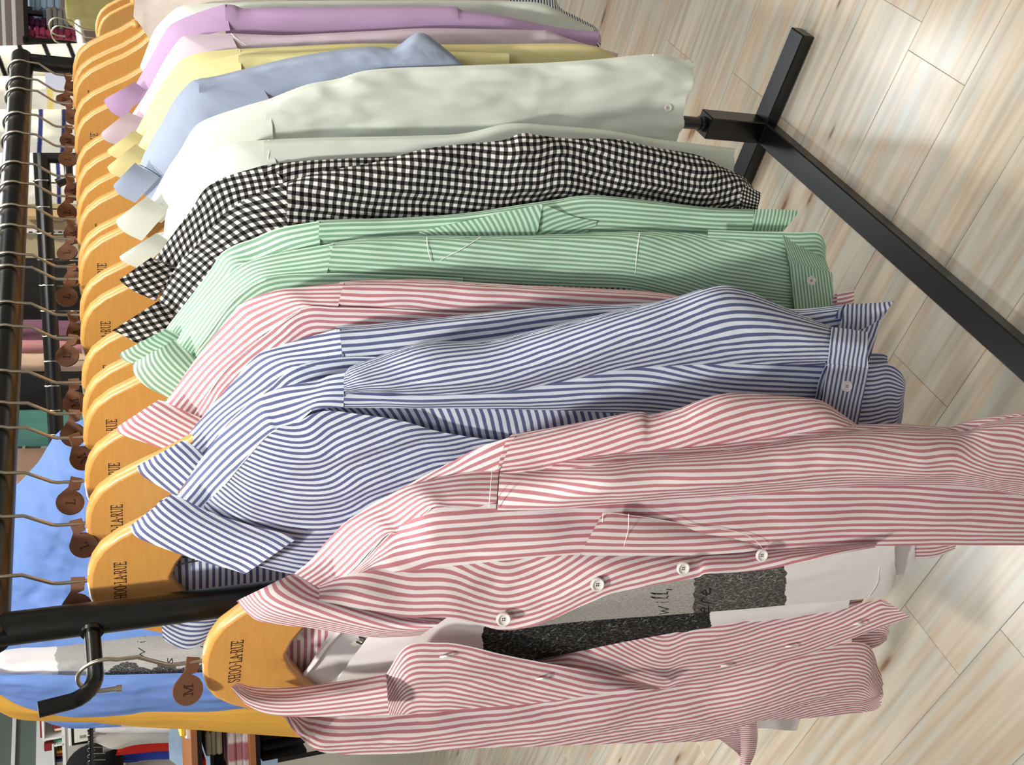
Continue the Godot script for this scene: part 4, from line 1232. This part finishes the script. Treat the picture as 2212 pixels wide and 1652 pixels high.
# ---------------------------------------------------------------- the shop behind
func clothH(called: String, mat: Material, parent: Node, h0: float, rows: Array, prof: Array, o := {}) -> MeshInstance3D:
	var np := prof.size()
	var ctrl := []
	for i in rows.size():
		var r: Array = rows[i]
		var line := []
		for k in np:
			var s := k / float(np - 1)
			line.append(PH(lerpf(r[0], r[2], s), lerpf(r[1], r[3], s), h0 + prof[k] * 0.001))
		ctrl.append(line)
	return surface(called, mat, parent, ctrl, o)
func boxH(called: String, mat: Material, parent: Node, p: Array, h: float, dep: float, bev := 0.0) -> MeshInstance3D:
	# p: pixel extent [x0, y0, x1, y1]; the front face stands at distance h
	var mx: float = (p[0] + p[2]) * 0.5
	var my: float = (p[1] + p[3]) * 0.5
	var hh: float = PH(p[0], my, h).y - PH(p[2], my, h).y
	var ww: float = (PH(mx, p[1], h) - PH(mx, p[3], h)).dot(SIDE)
	var st := mb()
	box(st, PH(mx, my, h) + FLAT * dep * 0.5, Vector3(ww, hh, dep), Basis(SIDE, Vector3.UP, -FLAT), bev)
	return part(st, called, mat, parent)
func solid(called: String, label: String, category: String, mat: Material, p: Array, h: float, dep: float, bev := 0.01, group := "") -> Node3D:
	var t := thing(called, label, category, Vector3.ZERO, group)
	boxH("body", mat, t, p, h, dep, bev)
	return t
func folded(called: String, label: String, mat: Material, p: Array, h: float, dep: float, group: String) -> void:
	var t := thing(called, label, "clothes", Vector3.ZERO, group)
	var n := maxi(1, int((p[2] - p[0]) / 12.0))
	for k in n:
		var a: float = lerpf(p[0], p[2], k / float(n))
		var b: float = lerpf(p[0], p[2], (k + 1) / float(n))
		var j := 4.0 * sin(k * 2.3 + p[1])
		boxH("fold", mat, t, [a, p[1] + j, b, p[3] + j * 0.6], h + 0.006 * sin(k * 1.7), dep, 0.012)
func book(label: String, mat: Material, p: Array, h: float, group: String) -> void:
	var t := thing("book", label, "book", Vector3.ZERO, group)
	boxH("cover", mat, t, p, h, 0.16, 0.003)
	boxH("pages", M.card, t, [p[0] - 0.6, p[1] + 1, p[0] + 2, p[3] - 1], h + 0.01, 0.14)
func draped(called: String, label: String, category: String, mat: Material, rows: Array, h: float, o := {}, group := "") -> Node3D:
	var t := thing(called, label, category, Vector3.ZERO, group)
	var q := {"amp": 5.0, "freq": 18.0, "nv": 30, "nu": 16, "back": 40.0, "edge": 0.6}
	q.merge(o, true)
	clothH("body", mat, t, h, rows, o.get("prof", [0, -14, -14, 0]), q)
	return t
func background() -> void:
	display()
	second_rack()
	far_end()
	back_shelves()
func display() -> void:
	var h := 1.75
	var t := thing("shirt", "plain sky blue shirt worn open over a printed tee on the display behind the post", "shirt")
	clothH("front_panel", M.skyblue, t, h, [[-40, 1110, -40, 1412], [0, 1080, 0, 1406], [36, 1047, 40, 1400], [81, 1000, 90, 1398], [104, 963, 142, 1394], [123, 936, 175, 1388], [160, 912, 260, 1378], [220, 900, 330, 1372], [320, 900, 430, 1370], [450, 900, 560, 1370], [600, 905, 700, 1370]], [10, -30, -45, -50, -40], {"amp": 9.0, "freq": 20.0, "nu": 40, "nv": 50})
	clothH("front_panel", M.skyblue, t, h, [[-40, 1440, -40, 1488], [0, 1455, 0, 1500], [40, 1457, 29, 1517], [81, 1456, 72, 1533], [156, 1458, 130, 1546], [188, 1458, 188, 1549], [275, 1457, 275, 1544], [318, 1456, 318, 1538], [450, 1452, 450, 1537], [537, 1450, 537, 1528], [640, 1448, 640, 1528]], [-42, -40, -25, 5], {"amp": 4.0, "freq": 20.0})
	clothH("sleeve", M.skyblue, t, h, [[90, 1548, 90, 1556], [120, 1548, 120, 1566], [155, 1548, 155, 1573], [205, 1548, 205, 1572], [262, 1555, 262, 1569]], [50, 40, 52], {"amp": 2.0})
	var tt := thing("tee_shirt", "white tee with a charcoal print under the sky blue shirt on the display", "tee shirt")
	M.print_c = fabric(tee_tex(71, [[0.30, 0.98, -0.1, 1.1, 0.70, 6.0, 0.05], [0.50, 0.98, 0.72, 1.2, 0.30, 14.0, 0.2, 100]], [["will,", 0.62, 0.62, Vector2(2, -60), Vector2(-36, 0)], ["there", 0.86, 0.7, Vector2(4, -60), Vector2(-36, 0)], ["is", 0.72, 0.9, Vector2(4, -60), Vector2(-36, 0)]]))
	clothH("front", M.print_c, tt, h, [[-60, 1385, -60, 1470], [0, 1384, 0, 1470], [60, 1380, 60, 1470], [120, 1375, 120, 1470], [180, 1365, 180, 1470], [240, 1360, 240, 1470], [300, 1355, 300, 1470], [360, 1350, 360, 1470], [420, 1350, 420, 1470], [480, 1350, 480, 1470], [540, 1350, 540, 1470]], [-22, -26, -22], {"norm": true, "amp": 3.0})
	var c := thing("cardigan", "mustard yellow cardigan hanging behind the sky blue shirt", "cardigan")
	clothH("front_edge", M.mustard, c, h, [[-40, 1470, -40, 1520], [0, 1488, 0, 1538], [29, 1506, 29, 1551], [72, 1522, 72, 1557], [130, 1530, 130, 1558], [200, 1532, 200, 1560], [250, 1530, 231, 1563], [318, 1530, 318, 1571], [421, 1532, 421, 1576], [523, 1530, 523, 1584], [650, 1530, 650, 1593]], [22, 14, 18, 30], {"amp": 1.5, "back": 12.0})
	clothH("back_edge", M.mustard, c, h, [[240, 1525, 240, 1545], [320, 1528, 320, 1551], [421, 1530, 421, 1556], [523, 1530, 523, 1560], [650, 1530, 650, 1562]], [12, 8, 10], {"amp": 1.0})
func second_rack() -> void:
	var a := PH(95, 338, 2.45)
	var b := PH(131, 1060, 2.62)
	a.y = RAIL
	b.y = RAIL - 0.005
	var d := (b - a).normalized()
	var t := thing("clothes_rack", "second black clothes rack standing behind the shirts", "clothes rack")
	var st := mb()
	tube(st, [a - d * 0.012, b], 0.018, 24)
	part(st, "rail", M.black, t)
	for p in [a, b]:
		st = mb()
		tube(st, [Vector3(p.x, 0.1, p.z), p], 0.0145, 20)
		part(st, "post", M.black, t)
		st = mb()
		box(st, Vector3(p.x, 0.105, p.z), Vector3(0.05, 0.15, 0.05), Basis(), 0.002)
		part(st, "socket", M.black, t)
		st = mb()
		box(st, Vector3(p.x, 0.016, p.z), Vector3(0.05, 0.03, 0.45), Basis(Vector3.UP, atan2(-d.z, d.x)), 0.002)
		part(st, "foot", M.black, t)
	st = mb()
	tube(st, [a + Vector3(0, -0.055, 0), a - d * 0.0 + Vector3(0, -0.055, 0) - SIDE * 0.05, a + Vector3(0, -0.03, 0) - SIDE * 0.062], 0.011, 14)
	part(st, "hook_arm", M.black, t)
	var yaw := atan2(-d.z, d.x)
	var cols := [M.black_cloth, M.mauve, M.beige, M.black_cloth, M.teal]
	for k in 11:
		var p := a.lerp(b, 0.07 + 0.075 * k)
		var o := thing("wire_hook_hanger", "wooden hanger with a bright wire hook on the second rack", "hanger", Vector3(p.x, p.y - 0.0755, p.z), "hangers on the second rack")
		o.rotation.y = yaw + 0.15
		mesh_part("body", hanger_mesh, o)
		var hk := mesh_part("hook", hook_mesh, o)
		hk.material_override = M.steel
	# garments hanging further back, seen between the two rails
	draped("dress", "black dress hanging on the wall behind the second rack", "dress", M.black_cloth, [[-30, 556, -30, 692], [200, 556, 200, 692], [700, 540, 700, 700]], 3.1)
	draped("jumper", "mauve jumper hanging between the black dress and a pink one", "jumper", M.mauve, [[-30, 690, -30, 736], [200, 690, 200, 736], [600, 690, 600, 740]], 3.1)
	draped("jumper", "dusty pink jumper hanging between the mauve and beige ones", "jumper", M.dusty, [[-30, 734, -30, 762], [200, 734, 200, 762], [600, 734, 600, 765]], 3.1)
	draped("jumper", "pale beige jumper hanging beside the dusty pink one", "jumper", M.beige, [[-30, 760, -30, 802], [200, 760, 200, 802], [600, 760, 600, 805]], 3.1)
	draped("coat", "black coat hanging between the beige jumper and the teal top", "coat", M.black_cloth, [[-30, 800, -30, 886], [200, 800, 200, 886], [700, 800, 700, 890]], 3.1)
	draped("top", "teal green top hanging at the end of the row behind the second rack", "top", M.teal, [[-30, 884, -30, 964], [200, 884, 200, 964], [600, 884, 600, 966]], 3.1)
	draped("top", "soft peach top beside the teal one, behind the sky blue shirt", "top", M.peach, [[-30, 968, -30, 1090], [200, 968, 200, 1090], [600, 968, 600, 1090]], 3.2)
	var w := thing("shelf_unit", "cream shelf unit with a slotted metal strip behind the second rack", "shelf unit")
	boxH("panel", M.cream_paint, w, [-40, 430, 420, 560], 3.3, 0.03)
	boxH("shelf", M.kraft, w, [60, 452, 135, 468], 3.22, 0.08)
	boxH("strip", M.paint, w, [-40, 498, 420, 505], 3.28, 0.02)
	for k in 9:
		boxH("slot", M.ink, w, [30 + k * 16, 500, 38 + k * 16, 502.5], 3.277, 0.004)
func far_end() -> void:
	draped("shirt", "white shirt with wide black stripes behind the far post", "shirt", M.band_black, [[-40, 100, -40, 170], [60, 97, 60, 172], [140, 94, 140, 170], [420, 90, 420, 170]], 2.25, {"per": 0.046, "rot": 74.0}, "wide striped shirts")
	draped("shirt", "white shirt with pale yellow stripes behind the far post", "shirt", M.band_yellow, [[-40, 164, -40, 236], [60, 164, 60, 236], [140, 164, 140, 236], [420, 160, 420, 236]], 2.2, {"per": 0.05, "rot": 88.0}, "wide striped shirts")
	draped("shirt", "white shirt with navy stripes behind the far hooks", "shirt", M.band_navy, [[-40, 232, -40, 330], [60, 232, 60, 330], [140, 232, 140, 330], [420, 230, 420, 330]], 2.3, {"per": 0.046, "rot": 92.0}, "wide striped shirts")
	draped("shirt", "white shirt with navy stripes beside the second rack's post", "shirt", M.band_navy, [[-40, 326, -40, 440], [60, 326, 60, 440], [140, 326, 140, 440], [420, 330, 420, 440]], 2.75, {"per": 0.05, "rot": 88.0}, "wide striped shirts")
	var tg := thing("price_tag", "pale lilac price card hanging on the yellow striped shirt", "price tag")
	boxH("card", M.lilac_card, tg, [98, 158, 152, 192], 2.15, 0.002)
	# white rail with hangers and an olive shirt
	var t := thing("wall_rail", "white rail with hooks beyond the far post", "rail")
	var st := mb()
	tube(st, [PH(169, 50, 2.75), PH(178, 105, 2.5), PH(190, 175, 2.25)], 0.0095, 16)
	part(st, "bar", M.paint, t)
	for k in 4:
		var p := PH(170 + k * 4, 60 + k * 16, 2.70 - 0.07 * k)
		st = mb()
		var loop := []
		for q in 13:
			var a := TAU * q / 12.0
			loop.append(p + SIDE * 0.0 + Vector3(0, cos(a) * 0.011, 0) + FLAT * sin(a) * 0.011)
		tube(st, loop, 0.0012, 6, 1.0, false)
		part(st, "ring", M.steel, t)
	draped("shirt", "olive green shirt hanging on the white rail", "shirt", M.olive, [[140, -60, 140, 20], [150, -60, 150, 52], [200, -60, 195, 66], [300, -60, 300, 60]], 2.95, {"amp": 4.0})
	draped("top", "slate blue top beside the olive shirt", "top", M.slate, [[248, -40, 246, 38], [262, -40, 262, 40], [300, -40, 300, 30], [420, -40, 420, 30]], 2.4, {"amp": 2.0})
	for k in 2:
		var p := PH(206 + 5 * k, 66 + 17 * k, 2.35)
		var o := thing("wooden_hanger", "small honey wooden hanger on the white rail beyond the rack", "hanger", p, "hangers on the white rail")
		o.rotation.y = 0.1
		mesh_part("body", hanger_mesh, o)
		mesh_part("hook", hook_mesh, o)
	# black shelf frame with folded clothes, on the brown wall
	var f := thing("wall_shelf", "black metal shelf frame on the brown wall", "shelf")
	boxH("top_bar", M.black, f, [50, -60, 60, 93], 3.3, 0.03)
	boxH("side_bar", M.black, f, [50, 84, 166, 94], 3.3, 0.03)
	boxH("hanging_bar", M.black, f, [60, 14, 70, 22], 3.3, 0.02)
	boxH("inner_post", M.black, f, [60, 22, 92, 30], 3.3, 0.02)
	boxH("board", M.plank0, f, [58, 70, 166, 84], 3.36, 0.3)
	folded("folded_clothes", "magenta folded jumper in the black shelf frame", M.magenta, [60, 58, 165, 78], 3.32, 0.25, "folded clothes in the shelf frame")
	folded("folded_clothes", "dark purple folded jumper in the black shelf frame", M.purple, [60, 36, 130, 57], 3.32, 0.25, "folded clothes in the shelf frame")
	folded("folded_clothes", "grey folded jumper in the black shelf frame", M.greycloth, [100, 16, 150, 58], 3.30, 0.25, "folded clothes in the shelf frame")
	folded("folded_clothes", "pale blue folded clothes in the black shelf frame", M.paleblue, [60, -20, 130, 20], 3.34, 0.25, "folded clothes in the shelf frame")
	for k in 2:
		var r := thing("wall_strip", ["pale upper strip along the brown wall", "pale lower strip along the brown wall"][k], "trim", Vector3.ZERO, "strips on the brown wall")
		boxH("strip", M.paint, r, [[3, -60, 10, 98], [25, -60, 33, 98]][k], 3.9, 0.03)
	var bw := thing("partition", "brown wall panel behind the black shelf frame", "panel")
	boxH("panel", M.wall_brown, bw, [-160, -120, 480, 250], 4.0, 0.05)
func back_shelves() -> void:
	var h := 4.75
	var st := mb()
	box(st, Vector3(1.0, 1.70, -3.68), Vector3(8.4, 0.07, 0.06))
	struct(part(st, "trim_1", M.paint, self))
	st = mb()
	box(st, Vector3(1.0, 1.83, -3.69), Vector3(8.4, 0.015, 0.03))
	struct(part(st, "trim_2", M.paint, self))
	var t := thing("cube_shelf", "white cube shelf on the back wall, above a long board", "shelf")
	boxH("board", M.paint, t, [136, 1545, 143, 1760], h - 0.25, 0.25)
	boxH("upright", M.paint, t, [92, 1592, 138, 1597], h - 0.25, 0.25)
	boxH("top", M.paint, t, [90, 1540, 95, 1598], h - 0.25, 0.25)
	boxH("back", M.greycloth, t, [92, 1540, 138, 1595], h - 0.02, 0.01)
	boxH("upright", M.paint, t, [117, 1607, 138, 1611], h - 0.25, 0.25)
	boxH("top", M.paint, t, [115, 1607, 119, 1760], h - 0.25, 0.25)
	var bk := [["dark red book standing above the cube shelf", M.red_book, [86, 1556, 92, 1594]], ["red book leaning in the cube shelf", M.red_book, [112, 1566, 135, 1572]], ["peach book leaning in the cube shelf", M.peach, [118, 1573, 136, 1578]], ["green book lying on top of the red box", M.green_book, [97, 1600, 136, 1604]], ["blue book in the lower cube", M.blue_book, [120, 1640, 136, 1646]], ["red book in the lower cube", M.red_book, [122, 1628, 136, 1634]], ["yellow book in the lower cube", M.mustard, [122, 1622, 136, 1627]]]
	for b in bk:
		book(b[0], b[1], b[2], h - 0.22, "books on the cube shelf")
	solid("box", "dark red box beside the cube shelf", "box", M.red_book, [95, 1605, 117, 1622], h - 0.24, 0.2, 0.004)
	var f := thing("picture_frame", "black framed picture standing below the cube shelf", "picture frame")
	boxH("frame", M.black, f, [154, 1560, 196, 1608], 4.3, 0.03, 0.004)
	boxH("print", M.card, f, [160, 1560, 190, 1602], 4.295, 0.01)
	boxH("emblem", M.greycloth, f, [172, 1588, 184, 1594], 4.292, 0.006)
	solid("storage_box", "white box standing behind the black picture frame", "box", M.paint, [148, 1566, 156, 1612], 4.34, 0.1)
	var r := thing("clothes_rack", "small black rail crowded with hooks by the back wall", "clothes rack")
	st = mb()
	var ra := PH(197, 1560, 4.0)
	var rb := PH(198, 1720, 4.2)
	tube(st, [ra, rb], 0.008, 14)
	part(st, "rail", M.black, r)
	for p in [ra, rb]:
		st = mb()
		tube(st, [p, Vector3(p.x, 0.0, p.z)], 0.01, 12)
		part(st, "post", M.black, r)
	for k in 10:
		var p := ra.lerp(rb, 0.1 + 0.085 * k)
		st = mb()
		var loop := []
		for q in 15:
			var a := deg_to_rad(-60.0 + 250.0 * q / 14.0)
			loop.append(p + Vector3(0, sin(a) * 0.014, 0) + FLAT.rotated(Vector3.UP, 0.9) * cos(a) * 0.014)
		loop.append(p + Vector3(0, -0.05, 0))
		tube(st, loop, 0.0016, 6)
		part(st, "hook", M.steel, r)
	var g := [["white polka dot shirt on the small back rack", M.tee, [[206, 1566, 206, 1580], [260, 1566, 240, 1582], [330, 1566, 330, 1582], [600, 1570, 600, 1582]]],
		["light grey shirt on the small back rack", M.greylight, [[208, 1578, 206, 1604], [260, 1576, 250, 1618], [330, 1576, 320, 1606], [560, 1576, 560, 1600]]],
		["dark grey jumper beside the red one", M.greycloth, [[226, 1612, 222, 1626], [280, 1600, 262, 1614], [330, 1590, 320, 1600], [560, 1590, 560, 1600]]],
		["bright red jumper on the small back rack", M.red, [[262, 1606, 248, 1632], [300, 1600, 290, 1628], [372, 1590, 372, 1622], [560, 1590, 560, 1622]]],
		["royal blue jumper below the red one", M.royal, [[262, 1630, 250, 1648], [300, 1626, 290, 1646], [345, 1620, 340, 1640], [560, 1620, 560, 1640]]],
		["pale grey jumper below the royal blue one", M.greylight, [[280, 1646, 270, 1662], [320, 1636, 315, 1656], [368, 1630, 360, 1652], [560, 1630, 560, 1652]]]]
	for q in g:
		draped("jumper", q[0], "jumper", q[1], q[2], 3.98 + 0.075 * g.find(q), {"amp": 3.0, "back": 50.0}, "jumpers on the small back rack")
	var hd := thing("hat", "dark rounded hat seen behind the small back rack", "hat")
	st = mb()
	var gg := []
	var uu := []
	var c := PH(205, 1652, 4.25)
	for i in 13:
		var row := []
		var ur := []
		for k in 25:
			var th := PI * i / 12.0
			var a := TAU * k / 24.0
			row.append(c + Vector3(cos(a) * sin(th) * 0.085, cos(th) * 0.11, sin(a) * sin(th) * 0.09))
			ur.append(Vector2.ZERO)
		gg.append(row)
		uu.append(ur)
	ring_grid(st, gg, uu)
	part(st, "crown", M.black_cloth, hd)
	draped("top", "light blue top at the end of the small back rack", "top", M.paleblue, [[366, 1570, 366, 1640], [390, 1566, 392, 1660], [420, 1566, 425, 1690], [600, 1570, 600, 1690]], 3.95, {"amp": 2.0})
	draped("trousers", "charcoal trousers beside the light blue top", "trousers", M.black_cloth, [[384, 1530, 384, 1600], [412, 1530, 412, 1680], [600, 1530, 600, 1680]], 4.02, {"amp": 2.0})
	# two-tier wooden table with folded clothes
	var tb := thing("display_table", "two-tier wooden display table with black edges by the back wall", "table")
	var th2 := 3.3
	boxH("board", M.tablewood, tb, [414, 1505, 427, 1760], th2, 0.4)
	boxH("edge", M.black, tb, [427, 1505, 437, 1760], th2 + 0.01, 0.38)
	boxH("board", M.tablewood, tb, [541, 1505, 553, 1760], th2, 0.4)
	boxH("edge", M.black, tb, [553, 1505, 563, 1760], th2 + 0.01, 0.38)
	for y in [[1500, 1506], [1755, 1761]]:
		boxH("leg", M.black, tb, [414, y[0], 900, y[1]], th2, 0.03)
		boxH("leg", M.black, tb, [414, y[0], 830, y[1]], th2 + 0.36, 0.03)
	var st2 := [["yellow folded top on the upper board of the table", M.lemon, [388, 1532, 414, 1595]], ["white folded top on the upper board of the table", M.paint, [400, 1575, 414, 1600]], ["beige folded trousers on the lower board of the table", M.beige, [436, 1530, 452, 1578]], ["stack of grey beige folded clothes on the table", M.khaki, [444, 1578, 480, 1632]], ["dark plaid folded shirt on the table", M.plaid, [462, 1532, 540, 1690]], ["pink striped folded shirts on the lower board", M.pink, [494, 1572, 541, 1668]], ["black and white folded shirts on the lower board", M.navy, [524, 1530, 541, 1600]], ["red folded cloth on the upper board of the table", M.red, [436, 1640, 446, 1690]]]
	for q in st2:
		folded("folded_clothes", q[0], q[1], q[2], th2 + (0.22 if q[1] == M.plaid else 0.05), 0.15, "folded clothes on the wooden table")
	for k in 4:
		solid("box", "black storage box standing under the wooden table", "box", M.black_cloth, [566, 1560 + k * 22, 655 + k * 3, 1570 + k * 22], 3.5, 0.25, 0.004, "boxes under the table")
	solid("box", "pale grey storage bin standing under the wooden table", "box", M.greylight, [566, 1530, 640, 1558], 3.45, 0.25)
